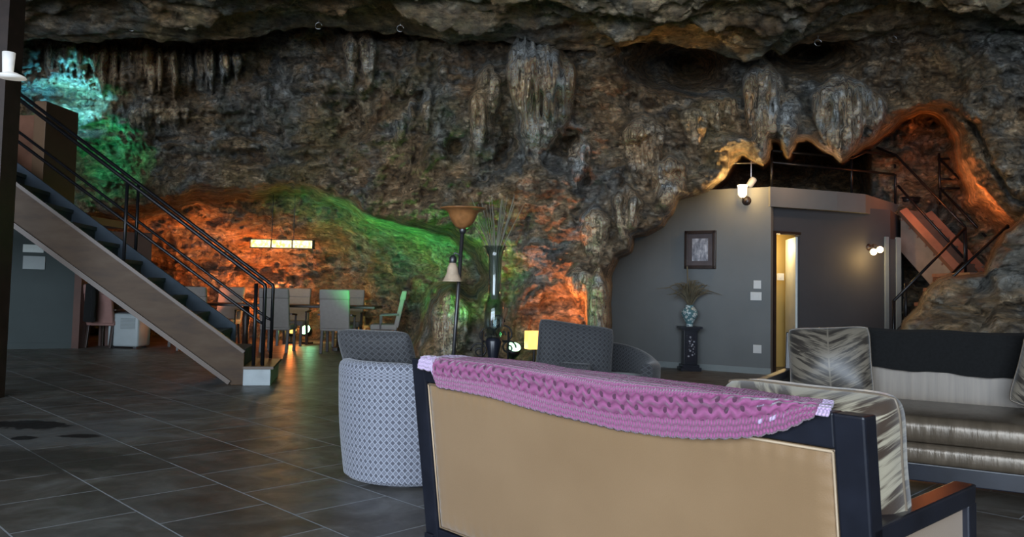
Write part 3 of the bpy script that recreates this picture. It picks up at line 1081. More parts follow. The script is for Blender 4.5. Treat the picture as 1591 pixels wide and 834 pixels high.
for k in range(NST):
    t0 = -.10 + k * RUN
    bm = B()
    z1 = RISE * (k + 1) + .0
    hexa(bm, [sp(t0, .05, z1 - .045), sp(t0 + RUN + .03, .05, z1 - .045), sp(t0 + RUN + .03, SW - .05, z1 - .045), sp(t0, SW - .05, z1 - .045),
              sp(t0, .05, z1), sp(t0 + RUN + .03, .05, z1), sp(t0 + RUN + .03, SW - .05, z1), sp(t0, SW - .05, z1)])
    tr = obj('tread', bm, MT['riser_blue'], st_)
    bm = B()
    hexa(bm, [sp(t0 + .02, .05, z1 - RISE), sp(t0 + .04, .05, z1 - RISE), sp(t0 + .04, SW - .05, z1 - RISE), sp(t0 + .02, SW - .05, z1 - RISE),
              sp(t0 + .02, .05, z1 - .045), sp(t0 + .04, .05, z1 - .045), sp(t0 + .04, SW - .05, z1 - .045), sp(t0 + .02, SW - .05, z1 - .045)])
    obj('riser', bm, MT['riser_blue'], st_)
bm = B()
hexa(bm, [sp(-.13, -.05, 0), sp(.17, -.05, 0), sp(.17, SW, 0), sp(-.13, SW, 0), sp(-.13, -.05, .185), sp(.17, -.05, .185), sp(.17, SW, .185), sp(-.13, SW, .185)])
ob = obj('bottom_step', bm, MT['end_block'], st_, bevel=.006)
ob['label'] = 'pale grey bottom step block'
bm = B()
hexa(bm, [sp(-.16, -.07, .185), sp(.17, -.07, .185), sp(.17, SW, .185), sp(-.16, SW, .185), sp(-.16, -.07, .215), sp(.17, -.07, .215), sp(.17, SW, .215), sp(-.16, SW, .215)])
obj('step_cap', bm, MT['cab_wood'], ob)


def rail_z(t_, h):
    return .20 + h + max(0, t_ - .02) * SLOPE


for (w, lab, tp) in ((.02, 'black metal handrail on the near side of the staircase', (1.50, 3.6)), (SW - .02, 'black metal handrail on the far side of the staircase', (1.62, 3.7))):
    r_ = thing('stair_railing', lab, 'railing', (0, 0, 0), 0, None)
    bm = B()
    pts = [sp(-.03, w, .22), sp(-.03, w, 1.12), sp(-.02, w, 1.15), sp(.02, w, 1.175), sp(TL, w, rail_z(TL, .98))]
    tube(bm, pts, .022, 8)
    obj('handrail', bm, MT['black_metal'], r_, True)
    bm = B()
    tube(bm, [sp(-.03, w, .70), sp(.02, w, .72), sp(TL, w, rail_z(TL, .98) - .46)], .017, 8)
    obj('mid_rail', bm, MT['black_metal'], r_, True)
    for tt in tp:
        bm = B()
        tube(bm, [sp(tt, w, tt * SLOPE + .15), sp(tt, w, rail_z(tt, .98))], .02, 8)
        obj('post', bm, MT['black_metal'], r_, True)
    bm = B()
    tube(bm, [sp(.07, w, .22), sp(.07, w, 1.16)], .022, 8)
    obj('post', bm, MT['black_metal'], r_, True)

# upper landing furniture seen over the rails
Yc = 10.2
a0 = at(52, 157, Yc); a1 = at(120, 186, 11.2)
zt_ = zat(75, 157, Yc)
cb = thing('wooden_cabinet', 'tall brown wooden cabinet with tan edge at the top of the stairs', 'cabinet', (0, 0, 0))
bm = B()
pA = at(71, 200, Yc); pB = at(121, 200, 10.9); pC = at(40, 200, 10.9)
n_ = Vector((0, .35, 0))
zlow = 2.05
hexa(bm, [(pA.x, pA.y, zlow), (pB.x, pB.y, zlow), (pB.x - .3, pB.y + .5, zlow), (pA.x - .35, pA.y + .6, zlow),
          (pA.x, pA.y, zt_), (pB.x, pB.y, zt_), (pB.x - .3, pB.y + .5, zt_), (pA.x - .35, pA.y + .6, zt_)])
obj('side_panel', bm, MT['cab_wood'], cb, bevel=.008)
bm = B()
pD = at(52, 200, Yc + .02)
hexa(bm, [(pD.x, pD.y, zlow), (pA.x, pA.y - .01, zlow), (pA.x - .05, pA.y + .3, zlow), (pD.x - .05, pD.y + .3, zlow),
          (pD.x, pD.y, zt_), (pA.x, pA.y - .01, zt_), (pA.x - .05, pA.y + .3, zt_), (pD.x - .05, pD.y + .3, zt_)])
obj('front_edge', bm, MT['cab_wood_lite'], cb, bevel=.006)
bm = B()
pE = at(14, 200, Yc + .3)
zc = zat(30, 172, Yc)
hexa(bm, [(pE.x, pE.y, zlow), (pD.x - .02, pD.y + .2, zlow), (pD.x - .05, pD.y + .6, zlow), (pE.x, pE.y + .5, zlow),
          (pE.x, pE.y, zc), (pD.x - .02, pD.y + .2, zc), (pD.x - .05, pD.y + .6, zc), (pE.x, pE.y + .5, zc)])
obj('low_panel', bm, MT['stair_wood_red'], cb, bevel=.006)
# landing floor they stand on
bm = B()
e0 = at(-260, 290, 9.6); e1 = at(128, 290, 9.9)
e1 = at(96, 290, 10.3)
hexa(bm, [(-9.5, 9.9, 1.95), (e1.x, 9.95, 1.95), (e1.x, 12.1, 1.95), (-9.5, 12.1, 1.95), (-9.5, 9.9, 2.05), (e1.x, 9.95, 2.05), (e1.x, 12.1, 2.05), (-9.5, 12.1, 2.05)])
struct(obj('floor_landing', bm, MT['cab_wood']), 'upper landing floor')
# dark post at the far left with a shaded sconce
pp = at(4, 150, 7.6)
bm = B()
w0 = at(-30, 150, 7.6).x; w1 = at(7, 150, 7.6).x
zb_ = zat(5, 285, 7.6)
box(bm, w0, w1, 7.6, 7.85, 0.0, 4.4)
struct(obj('trim_3', bm, MT['dark_wood']), 'dark reddish wooden post at the left edge')
ls = thing('wall_sconce', 'white shaded sconce lamp on the dark wooden post at the top left', 'wall lamp', (0, 0, 0))
c_ = at(13, 98, 7.35)
bm = B(); lathe(bm, [(.045, -.09), (.055, .10)], 20, c_); obj('lamp_shade', bm, MT['sconce_shade'], ls, True)
c2 = at(17, 118, 7.35)
bm = B(); lathe(bm, [(.13, -.015), (.12, .0), (.05, .03)], 20, (c2.x, c2.y, c2.z)); obj('drip_dish', bm, MT['sconce_shade'], ls, True)
bm = B(); tube(bm, [(c_.x, c_.y, c_.z), (c_.x - .02, 7.62, c_.z - .05)], .012); obj('bracket', bm, MT['black_metal'], ls)


# ================================================================== DINING AREA
def dining_chair_master():
    t = thing('dining_chair', 'x', 'dining chair', (0, 0, 0), 0, 'dining chairs around the far table')
    # faces +y; back at y=-.24
    bm = B()
    hexa(bm, [(-.25, -.22, .42), (.25, -.22, .42), (.25, -.13, .42), (-.25, -.13, .42), (-.25, -.32, .93), (.25, -.32, .93), (.25, -.24, .93), (-.25, -.24, .93)])
    obj('backrest', bm, MT['chair_fabric'], t, True, bevel=.022)
    bm = B()
    hexa(bm, [(-.255, -.335, .915), (.255, -.335, .915), (.255, -.225, .915), (-.255, -.225, .915), (-.25, -.36, 1.09), (.25, -.36, 1.09), (.25, -.27, 1.09), (-.25, -.27, 1.09)])
    obj('headrest', bm, MT['chair_fabric'], t, True, bevel=.03)
    obj('seat', rbox(-.26, .26, -.20, .28, .38, .48, .03), MT['chair_fabric'], t, True)
    for sx in (-1, 1):
        for sy in (-1, 1):
            bm = B()
            beam(bm, (sx * .22, -.16 if sy < 0 else .24, .39), (sx * .22, -.22 if sy < 0 else .25, 0), .045, .045, (1, 0, 0))
            obj('leg', bm, MT['dark_wood'], t, bevel=.004)
        bm = B()
        beam(bm, (sx * .275, -.22, .66), (sx * .275, .12, .64), .04, .03, (1, 0, 0))
        beam(bm, (sx * .275, .10, .64), (sx * .265, .10, .40), .03, .03, (1, 0, 0))
        obj('armrest', bm, MT['dark_wood'], t, bevel=.004)
    return t


dc = dining_chair_master()


def dup(root, loc, rz, label, group=None):
    r = root.copy(); COL.objects.link(r); r.location = loc; r.rotation_euler = (0, 0, rz); r['label'] = label
    if group: r['group'] = group
    for ch in list(root.children):
        c = ch.copy(); COL.objects.link(c); c.parent = r
        for g in ch.children:
            d = g.copy(); COL.objects.link(d); d.parent = c
    return r


YN, YF = 13.75, 15.35
spots = [(434, YN, 0, 'grey high-backed dining chair seen from behind, right beside the stair newel'),
         (526, YN, 0, 'grey high-backed dining chair seen from behind, nearest the end armchair'),
         (307, YN, .05, 'grey high-backed dining chair seen from behind through the sloping stair rails'),
         (457, YF, PI, 'cream dining chair facing us across the table under the lamp end'),
         (542, YF, PI, 'cream dining chair facing us, half hidden behind the second near chair'),
         (350, YF, PI - .1, 'cream dining chair facing us across the table, seen through the stair rails'),
         (602, 14.55, PI / 2 + .12, 'dining chair in profile at the right head of the table')]
first = True
for (px_, Y_, rz, lab) in spots:
    q = at(px_, 450, Y_)
    if first:
        dc.location = (q.x, q.y, 0); dc.rotation_euler = (0, 0, rz); dc['label'] = lab; first = False
    else:
        dup(dc, (q.x, q.y, 0), rz, lab)
xl = at(322, 470, 14.5).x; xr = at(588, 470, 14.5).x
tb = thing('dining_table', 'long dark dining table between the high-backed chairs', 'table', ((xl + xr) / 2, 14.55, 0))
hl = (xr - xl) / 2
bm = B(); box(bm, -hl, hl, -.45, .45, .755, .80); obj('tabletop', bm, MT['dark_wood'], tb, bevel=.008)
for sx in (-1, 1):
    bm = B(); lathe(bm, [(.06, .02), (.05, .3), (.07, .5), (.05, .76)], 16, (sx * hl * .55, 0, 0)); ped = obj('pedestal', bm, MT['dark_wood'], tb, True)
    bm = B(); beam(bm, (sx * hl * .55, -.35, .03), (sx * hl * .55, .35, .03), .09, .06); obj('foot', bm, MT['dark_wood'], ped, bevel=.005)
# side chairs under the stairs
q = at(168, 450, 13.95)
uc = dup(dc, (q.x, q.y, 0), -.1, 'pinkish chair half hidden under the staircase beside the white appliance')
uc['group'] = 'chairs under the staircase'
for ch in uc.children:
    if ch.name.startswith(('backrest', 'seat', 'headrest')):
        ch.data = ch.data.copy(); ch.data.materials[0] = MT['pink_fabric']
q = at(143, 452, 13.52)
jk = thing('jacket', 'dark jacket hanging over the pinkish chair under the staircase', 'jacket', (q.x, q.y, 0), -.3)
bm = rbox(-.10, .10, -.06, .06, .45, 1.10, .04)
for v_ in bm.verts:
    v_.co.x += .03 * math.sin(v_.co.z * 9)
obj('cloth', bm, MT['black_fur'], jk, True)
bm = B(); tube(bm, [(.08, -.05, 1.02), (.12, -.07, .8), (.10, -.07, .55)], .035, 8); obj('sleeve', bm, MT['black_fur'], jk, True)
q = at(246, 450, 14.4)
dup(dc, (q.x, q.y, 0), .4, 'chair under the staircase showing only its dark legs', 'chairs under the staircase')
# pendant
pc = at(439, 379, 14.55)
pn = thing('pendant_lamp', 'long yellow glass pendant lamp hanging over the dining table', 'pendant lamp', (pc.x, pc.y, pc.z))
for k in (-1, 0, 1):
    bm = B(); box(bm, k * .385 - .175, k * .385 + .175, -.07, .07, -.065, .065)
    obj('lamp_shade', bm, MT['pendant'], pn, bevel=.008)
bm = B()
for z in (-.075, .075):
    beam(bm, (-.58, 0, z), (.58, 0, z), .15, .012)
for k in range(4):
    x_ = (-.565, -.1925, .1925, .565)[k]
    beam(bm, (x_, 0, -.075), (x_, 0, .075), .15, .014, (0, 1, 0))
obj('frame', bm, MT['black_metal'], pn)
for sx in (-.2, .2):
    bm = B(); tube(bm, [(sx, 0, .08), (sx, 0, 1.2)], .006, 6); obj('hanging_rod', bm, MT['black_metal'], pn)

# dehumidifier
q0 = gnd(192, 541)
dh = thing('dehumidifier', 'white dehumidifier standing on the floor under the staircase', 'appliance', (q0.x, q0.y, 0), -.1)
obj('body', rbox(-.28, .28, -.05, .36, .03, .60, .04), MT['appliance'], dh, True)
bm = B()
for k in range(8):
    box(bm, -.04, .22, -.062, -.045, .34 + k * .024, .352 + k * .024)
obj('vent_grille', bm, MT['base_trim'], dh)
bm = B(); box(bm, -.2, .2, .05, .25, .60, .615); obj('control_panel', bm, MT['dark_wall'], dh, bevel=.004)
for sx in (-.2, .2):
    bm = B(); box(bm, sx - .03, sx + .03, 0, .3, 0, .035); obj('foot', bm, MT['dark_wall'], dh)


# wall plates under the stairs
def plate(name, label, cat, c, w, h, nrm, nsw, mat, group=None):
    o = thing(name, label, cat, c, math.atan2(nrm[1], nrm[0]) + PI / 2, group)
    bm = B(); box(bm, -w / 2, w / 2, -.008, .004, -h / 2, h / 2); obj('cover_plate', bm, mat, o, bevel=.003)
    for k in range(nsw):
        x_ = (k - (nsw - 1) / 2) * w / max(nsw, 1)
        bm = B(); box(bm, x_ - .008, x_ + .008, -.016, -.006, -.02, .02); obj('toggle', bm, mat, o)
    return o


wlv = Vector(wl[1]) - Vector(wl[0]); wln = Vector((wlv.y, -wlv.x)).normalized()


def on_left_wall(px, py):
    d = ray(px, py); k = d.x / d.y
    a = Vector(wl[0]); s = (k * a.y - a.x) / (wlv.x - k * wlv.y)
    p = a + wlv * s
    q = at(px, py, p.y)
    return (q.x + wln.x * .01, q.y + wln.y * .01, q.z)


plate('light_switch', 'white three-gang light switch on the wall below the stairs, upper plate', 'light switch', on_left_wall(52, 386), .30, .13, wln, 3, MT['white_paint'])
plate('thermostat', 'beige square plate below the light switch under the stairs', 'wall plate', on_left_wall(53, 408), .32, .22, wln, 0, MT['base_trim'])
bk = on_left_wall(-3, 424)
bt = thing('fixture', 'corner of a black wall television at the left edge of the picture', 'fixture', bk, math.atan2(wln.y, wln.x) + PI / 2)  # plain black wall-mounted box on a bracket
bm = B(); box(bm, -.9, .07, -.08, -.03, -.02, .10); obj('black_panel', bm, MT['black_wood'], bt, bevel=.005)
bm = B(); box(bm, -.5, -.4, -.03, .0, .0, .08); obj('bracket', bm, MT['black_metal'], bt)


# ---- accent flood lights
def flood(name, label, loc, rz, mat, group='coloured floodlights on the floor', tilt=.5, s=1.0):
    o = thing(name, label, 'floodlight', loc, rz, group)
    bm = B(); lathe(bm, [(.04 * s, -.05 * s), (.065 * s, .0), (.07 * s, .06 * s)], 16)
    bmesh.ops.rotate(bm, verts=list(bm.verts), cent=(0, 0, 0), matrix=Matrix.Rotation(-tilt, 3, 'X'))
    bmesh.ops.translate(bm, verts=list(bm.verts), vec=(0, 0, .14 * s))
    obj('housing', bm, MT['black_metal'], o, True)
    bm = B(); lathe(bm, [(.001, .062 * s), (.062 * s, .062 * s), (.06 * s, .07 * s), (.001, .078 * s)], 16)
    bmesh.ops.rotate(bm, verts=list(bm.verts), cent=(0, 0, 0), matrix=Matrix.Rotation(-tilt, 3, 'X'))
    bmesh.ops.translate(bm, verts=list(bm.verts), vec=(0, 0, .14 * s))
    obj('lens', bm, mat, o, True)
    bm = B(); tube(bm, [(0, 0, .01), (0, 0, .10 * s)], .012 * s); box(bm, -.05 * s, .05 * s, -.05 * s, .05 * s, 0, .02 * s)
    obj('stand', bm, MT['black_metal'], o)
    return o


f1 = at(452, 518, 15.9); f2 = at(478, 516, 15.8)
flood('floodlight', 'orange floodlight on the floor behind the dining chairs', (f1.x, f1.y, 0), .4, MT['lamp_orange'], tilt=-.9, s=1.5)
flood('floodlight', 'pale green floodlight on the floor between the dining chairs', (f2.x, f2.y, 0), -.3, MT['lamp_green'], tilt=-1.0, s=1.6)


# ================================================================== FLOOR LAMP, VASE
LY = 6.5
pt = at(719, 352, LY); pbm = at(704, 560, LY); dlt = (pbm - pt) / (pt.z - pbm.z)
b0 = pt + dlt * pt.z
fl = thing('floor_lamp', 'torchiere floor lamp with amber bowl and side reading shade before the green-lit rock', 'floor lamp', (b0.x, b0.y, 0))
top = (pt - Vector((b0.x, b0.y, 0)))
bm = B(); tube(bm, [(0, 0, .02), top], .016, 10); obj('pole', bm, MT['bronze_metal'], fl, True)
bm = B(); lathe(bm, [(.15, 0), (.15, .02), (.05, .04), (.02, .07)], 28); obj('base', bm, MT['bronze_metal'], fl, True)
bm = B(); lathe(bm, [(.03, -.02), (.06, .0), (.09, .035), (.11, .08), (.122, .115), (.165, .138), (.19, .146), (.19, .152), (.12, .13), (.10, .08), (.08, .04), (.02, .01)], 28, tuple(top)); obj('bowl_shade', bm, MT['amber'], fl, True)
bm = B(); lathe(bm, [(.02, -.06), (.032, -.03), (.018, -.005), (.03, 0)], 16, tuple(top)); obj('finial', bm, MT['bronze_metal'], fl, True)
arm_c = at(704, 402, LY) - Vector((b0.x, b0.y, 0)); pm = at(715, 405, LY) - Vector((b0.x, b0.y, 0))
bm = B(); tube(bm, [pm, pm + Vector((-.01, -.02, .05)), arm_c + Vector((.015, -.02, .05)), arm_c + Vector((0, -.02, .02))], .008)
lathe(bm, [(.012, .03), (.03, .01), (.03, -.03), (.022, -.04)], 14, tuple(arm_c + Vector((0, -.02, 0)))); obj('side_arm', bm, MT['bronze_metal'], fl, True)
bm = B(); lathe(bm, [(.025, -.03), (.042, -.07), (.05, -.12), (.075, -.175), (.085, -.185)], 20, tuple(arm_c + Vector((0, -.02, 0)))); obj('side_shade', bm, MT['pale_glass'], fl, True)

# tall glass vase of reeds
VY = 6.9
vb_ = at(766, 560, VY)
vz = lambda py: zat(766, py, VY)
vs_ = thing('glass_vase', 'tall clear glass floor vase on a black base holding thin dry reeds', 'vase', (vb_.x, vb_.y, 0))
zt1, zm, zl = vz(382), vz(470), vz(530)
bm = B(); lathe(bm, [(.10, 0), (.10, .03), (.05, .06), (.045, zl - .12), (.075, zl), (.06, zl + .03)], 24); obj('stand', bm, MT['black_wood'], vs_, True)
bm = B(); lathe(bm, [(.055, zl + .03), (.085, zl + .12), (.085, zm), (.065, zm + .02), (.05, zm + .08), (.06, zt1 - .1), (.095, zt1), (.09, zt1), (.055, zt1 - .1), (.045, zm + .08), (.055, zm + .03), (.075, zm), (.075, zl + .13), (.05, zl + .05)], 28); obj('glass_body', bm, MT['glass'], vs_, True)
rd = thing('reed_bunch', 'bunch of long thin dry reeds fanning out of the glass vase', 'reeds', (vb_.x, vb_.y, 0))
for k in range(34):
    a = random.uniform(0, 2 * PI); sp_ = random.uniform(.03, .30)
    hgt_ = vz(random.uniform(298, 345))
    ex, ey = sp_ * math.cos(a), sp_ * math.sin(a)
    pts = [(ex * .1, ey * .1, zm + .03), (ex * .18, ey * .18, zt1 - .05), (ex * .62, ey * .62, (zt1 + hgt_) / 2), (ex, ey, hgt_)]
    bm = B(); tube(bm, pts, .0028, 5, rs=[.004, .004, .003, .0015])
    obj('reed', bm, MT['reed'], rd)

# scroll ironwork with candle, beside vase
sy = 7.3
ir = thing('scroll_stand', 'black wrought-iron scroll stand lit green beside the glass vase', 'plant stand', (0, 0, 0))
for (cx_, cy_, r0_, sgn) in ((757, 522, .09, 1), (783, 520, .10, -1), (790, 540, .07, 1), (745, 545, .08, -1), (772, 500, .07, 1)):
    c_ = at(cx_, cy_, sy)
    bm = B()
    pts = [(c_.x + sgn * r0_ * (1 - k / 26) * math.cos(k * .42), c_.y, c_.z + r0_ * (1 - k / 26) * math.sin(k * .42)) for k in range(24)]
    tube(bm, pts, .008, 6); obj('scroll', bm, MT['black_metal'], ir, True)
bm = B()
for cx_ in (750, 790):
    c_ = at(cx_, 515, sy); tube(bm, [(c_.x, sy, 0), (c_.x, sy, c_.z)], .01)
a_, b_ = at(750, 530, sy), at(790, 530, sy)
tube(bm, [a_, b_], .01)
obj('frame', bm, MT['black_metal'], ir)
a_, b_ = at(787, 478, 7.6), at(779, 505, 7.6)
bm = B(); e_ = a_ + (b_ - a_) * (a_.z / (a_.z - b_.z)); tube(bm, [a_, e_], .016, 10, rs=[.02, .012])
tag(obj('wooden_staff', bm, MT['cab_wood_lite'], None, True), 'orange-lit wooden stick leaning behind the scroll stand', 'stick')
q = at(797, 540, 8.2)
flood('floodlight', 'green floodlight low beside the scroll stand', (q.x, q.y, max(0, q.z - .2)), .3, MT['lamp_green'], tilt=-.6, s=1.1)
# glowing box lamp by the armchair
q = at(830, 528, 8.0)
bl = thing('box_lamp', 'glowing square orange lamp behind the dark armchair', 'lamp', (q.x, q.y, 0), .35)
bm = B(); box(bm, -.085, .085, -.06, .06, q.z - .09, q.z + .09); obj('lamp_shade', bm, MT['lamp_orange'], bl, bevel=.01)
bm = B(); tube(bm, [(0, 0, .02), (0, 0, q.z - .08)], .015); lathe(bm, [(.1, 0), (.1, .02), (.02, .03)], 20); obj('base', bm, MT['black_metal'], bl)


# ================================================================== SOFAS
def sofa(name, label, cat, W, loc, rz, back_mat, seat_mat, inner_mat, Dp=.86, Hb=.88, rec=.12, armz=.62):
    s = thing(name, label, cat, loc, rz)
    fr = .075

    def bp(x, o, z):       # o: thickness inward from the outer face
        return Vector((x, rec * (1 - z / Hb) + o, z))
    th = .065
    bmL = B()
    for sx in (-1, 1):
        bm = B()
        xa, xb = (sx * W / 2, sx * (W / 2 - fr))
        if xa > xb: xa, xb = xb, xa
        hexa(bm, [bp(xa, 0, 0), bp(xb, 0, 0), bp(xb, th, 0), bp(xa, th, 0), bp(xa, 0, Hb), bp(xb, 0, Hb), bp(xb, th, Hb), bp(xa, th, Hb)])
        obj('rear_post', bm, MT['black_wood'], s, bevel=.006)
    bmL.free()
    xi = W / 2 - fr
    zb, zt = .235, Hb - .085
    for (z0, z1, nm) in ((.15, zb, 'bottom_rail'), (zt, Hb, 'top_rail')):
        bm = B()
        hexa(bm, [bp(-xi, .004, z0), bp(xi, .004, z0), bp(xi, th - .004, z0), bp(-xi, th - .004, z0), bp(-xi, .004, z1), bp(xi, .004, z1), bp(xi, th - .004, z1), bp(-xi, th - .004, z1)])
        obj(nm, bm, MT['black_wood'], s, bevel=.005)
    # outer panel, softly puffed, with puckered edge
    n, m = 120, 40
    A = np.zeros((n + 1, m + 1, 3))
    for i in range(n + 1):
        for j in range(m + 1):
            u, v = i / n, j / m
            x = -xi + .004 + (2 * xi - .008) * u
            z = zb + .004 + (zt - zb - .008) * v
            e = min(u * W, (1 - u) * W, v * .55, (1 - v) * .55)
            puff = .016 * (1 - math.exp(-e / .02)) + .003 * math.exp(-e / .03) * (math.sin(x * 130) + math.sin(z * 150 + x * 20)) * (1 if e > .003 else 0)
            A[i, j] = bp(x, .018 - puff, z)
    pnl = gridmesh('back_panel', A, None, back_mat, s)
    loop = [bp(-xi + .008, .010, zb + .008), bp(xi - .008, .010, zb + .008), bp(xi - .008, .010, zt - .008), bp(-xi + .008, .010, zt - .008)]
    bm = B()
    for i in range(4):
        tube(bm, [loop[i], loop[(i + 1) % 4]], .0035, 6)
    obj('piping', bm, MT['piping'], pnl, True)
    # inner back upholstery
    n, m = 60, 16
    A = np.zeros((n + 1, m + 1, 3))
    for i in range(n + 1):
        for j in range(m + 1):
            u, v = i / n, j / m
            x = -xi + 2 * xi * u; z = .35 + (Hb - .03 - .35) * v
            e = min(u * W, (1 - u) * W, v * .5, (1 - v) * .5)
            A[i, j] = bp(x, th - .01 + .07 * (1 - math.exp(-e / .05)), z)
    gridmesh('inner_back', A, None, inner_mat, s, flip=True)
    # arms
    for sx in (-1, 1):
        xo, xn = sx * W / 2, sx * (W / 2 - .06)
        x0, x1 = min(xo, xn), max(xo, xn)
        bm = B()
        hexa(bm, [(x0, .06, armz - .05), (x1, .06, armz - .05), (x1, Dp, armz - .055), (x0, Dp, armz - .055), (x0, .05, armz), (x1, .05, armz), (x1, Dp + .01, armz), (x0, Dp + .01, armz)])
        arm = obj('arm', bm, MT['black_wood'], s, bevel=.006)
        bm = B(); box(bm, x0 + .018, x1 - .018, .10, Dp - .05, .20, armz - .05); obj('arm_panel', bm, back_mat, arm, bevel=.004)
        bm = B(); box(bm, x0 + .005, x1 - .005, .08, Dp - .04, .15, .21); obj('side_rail', bm, MT['black_wood'], arm, bevel=.004)
        bm = B(); hexa(bm, [(x0, Dp - .045, 0), (x1, Dp - .045, 0), (x1, Dp + .0, 0), (x0, Dp + .0, 0), (x0, Dp - .055, armz - .05), (x1, Dp - .055, armz - .05), (x1, Dp + .01, armz - .05), (x0, Dp + .01, armz - .05)])
        obj('leg', bm, MT['black_wood'], s, bevel=.005)
    bm = B(); box(bm, -W / 2 + .06, W / 2 - .06, Dp - .05, Dp - .005, .10, .20); obj('front_rail', bm, MT['black_wood'], s, bevel=.006)
    obj('seat_base', rbox(-W / 2 + .07, W / 2 - .07, .12, Dp - .0, .19, .315, .045, 4), seat_mat, s, True)
    obj('seat_cushion', rbox(-W / 2 + .07, W / 2 - .07, .13, Dp + .02, .315, .47, .06, 5), seat_mat, s, True)
    return s


HB = .88
Lc = at(639, 556, 3.0); L3 = EYE + ray(639, 556) * ((HB - 1.15) / ray(639, 556).z)
R3 = EYE + ray(1343, 648) * ((HB - 1.15) / ray(1343, 648).z)
dv = (R3 - L3); W1 = dv.length
rz1 = math.atan2(dv.y, dv.x)
mid = (L3 + R3) / 2
LS = sofa('loveseat', 'black framed loveseat with gold satin back turned to us, in the foreground', 'sofa', W1, (mid.x, mid.y, 0), rz1, MT['gold'], MT['bronze'], MT['beige'], Dp=.74)
X1 = Vector((math.cos(rz1), math.sin(rz1), 0)); F1 = Vector((-math.sin(rz1), math.cos(rz1), 0))


def l1(x, y, z):
    return Vector((mid.x, mid.y, 0)) + X1 * x + F1 * y + Vector((0, 0, z))


def hit1(px, py, oy=0.0):
    """ray against the plane local y=oy -> (local x, z)"""
    d = ray(px, py); o = EYE - Vector((mid.x, mid.y, 0))
    k = (oy - o.dot(F1)) / d.dot(F1)
    p = o + d * k
    return p.dot(X1), p.z


# back cushions of the loveseat
hw = (W1 - .17) / 2
for sx, cw_, cx0_, cz_, lab in ((-1, .64, -.50, .665, 'leaf-striped back cushion mostly under the throw, left half of the loveseat'), (1, .50, .605, .715, 'leaf-striped back cushion showing beyond the right post of the loveseat')):
    cushion('back_cushion', lab, 'cushion', cw_, .40, .25, MT['leaf_light'], l1(cx0_, .27, cz_), (R(9), 0, rz1), 'striped back cushions on the loveseat', boxy=5, pipe=MT['beige'], seed=sx + 3)

# crocheted throw
topc = [(655, 556), (690, 553), (760, 556), (820, 562), (880, 574), (950, 588), (1020, 597), (1110, 608), (1200, 622), (1250, 629), (1308, 634)]
hemc = [(655, 574), (668, 578), (673, 602), (690, 605), (760, 618), (840, 641), (950, 669), (1020, 678), (1080, 682), (1140, 681), (1180, 677), (1220, 667), (1250, 653), (1275, 642), (1308, 638)]
AY = .13
tx, tz = zip(*[hit1(a, b, AY) for a, b in topc])
hx_, hz_ = zip(*[hit1(a, b, -.02) for a, b in hemc])
NU, NV = 420, 70
xa, xb = hit1(655, 560, 0)[0], hit1(1300, 636, .03)[0]
PT = np.zeros((NU + 1, NV + 1, 3)); UVt = np.zeros((NU + 1, NV + 1, 2))
for i in range(NU + 1):
    u = i / NU
    x = xa + (xb - xa) * u
    # apex and hem measured at a slightly different lateral position because of the oblique view
    za = float(np.interp(x, tx, tz)); zh = float(np.interp(x, hx_, hz_))
    za = max(za, HB + .012)
    sc_ = .004 * abs(math.sin(x * 95))
    zh = min(zh, HB - .0) - sc_
    ie = .17 * float(sstep(.93, .80, u))
    prof = [(AY + .01 + ie, za - .01 - .7 * ie), (AY + .008 + ie * .65, za - .008 - .25 * ie), (AY + .005 + ie * .3, za - .004), (AY, za), (.07, za - .004), (.02, HB + .016 + (za - HB - .012) * .25), (-.006, HB + .010), (-.017, HB - .008)]
    drop = HB - .008 - zh
    if drop > .004:
        for k in range(1, 7):
            z = HB - .008 - drop * k / 6
            yy_ = HB and .12 * (1 - z / HB)
            prof.append((yy_ - .018 - .006 * math.sin(x * 9 + k * .6), z))
    seg = [0]
    for a, b in zip(prof, prof[1:]):
        seg.append(seg[-1] + math.hypot(a[0] - b[0], a[1] - b[1]))
    tot = seg[-1]
    ys = [p[0] for p in prof]; zs = [p[1] for p in prof]
    for j in range(NV + 1):
        d_ = tot * j / NV
        y = float(np.interp(d_, seg, ys)); z = float(np.interp(d_, seg, zs))
        rib = .0022 * math.sin((tot - d_) / .017 * 2 * PI)
        p = l1(x - .41 * max(y, 0) * float(sstep(.8, 1, u)), y - rib * .6, z + rib * .5)
        PT[i, j] = p
        UVt[i, j] = (x - xa, tot - d_)
th_ = gridmesh('throw_blanket', PT, UVt, MT['yarn'])
tag(th_, 'pink crocheted throw with pale ends draped over the loveseat back', 'throw blanket')
md = th_.modifiers.new('thick', 'SOLIDIFY'); md.thickness = .006; md.offset = 1

# second sofa, right
s2x = Vector((-.87, .5, 0)).normalized()
LB = Vector((2.07, 5.96, 0))
W2 = 2.25
mid2 = LB - s2x * (W2 / 2)
rz2 = math.atan2(s2x.y, s2x.x)
sofa('sofa', 'long black framed sofa with bronze satin seat facing us at the right', 'sofa', W2, (mid2.x, mid2.y, 0), rz2, MT['bronze'], MT['bronze'], MT['beige'], Dp=1.0)
F2 = Vector((-math.sin(rz2), math.cos(rz2), 0))


def l2(x, y, z):
    return mid2 + s2x * x + F2 * y + Vector((0, 0, z))


# facing front is local +y; the left of the photo is local +x
cushion('throw_pillow', 'leaf-print pillow with centre seam at the left end of the far sofa', 'pillow', .54, .50, .20, MT['leaf_dark'], l2(.78, .36, .70), (R(14), R(4), rz2 + .1), 'leaf-print pillows on the far sofa', pipe=MT['bronze'], seed=4)
cushion('throw_pillow', 'leaf-print pillow leaning at the right edge of the picture on the far sofa', 'pillow', .54, .50, .20, MT['leaf_dark'], l2(-.56, .38, .70), (R(16), R(-14), rz2 + .0), 'leaf-print pillows on the far sofa', pipe=MT['bronze'], seed=9)
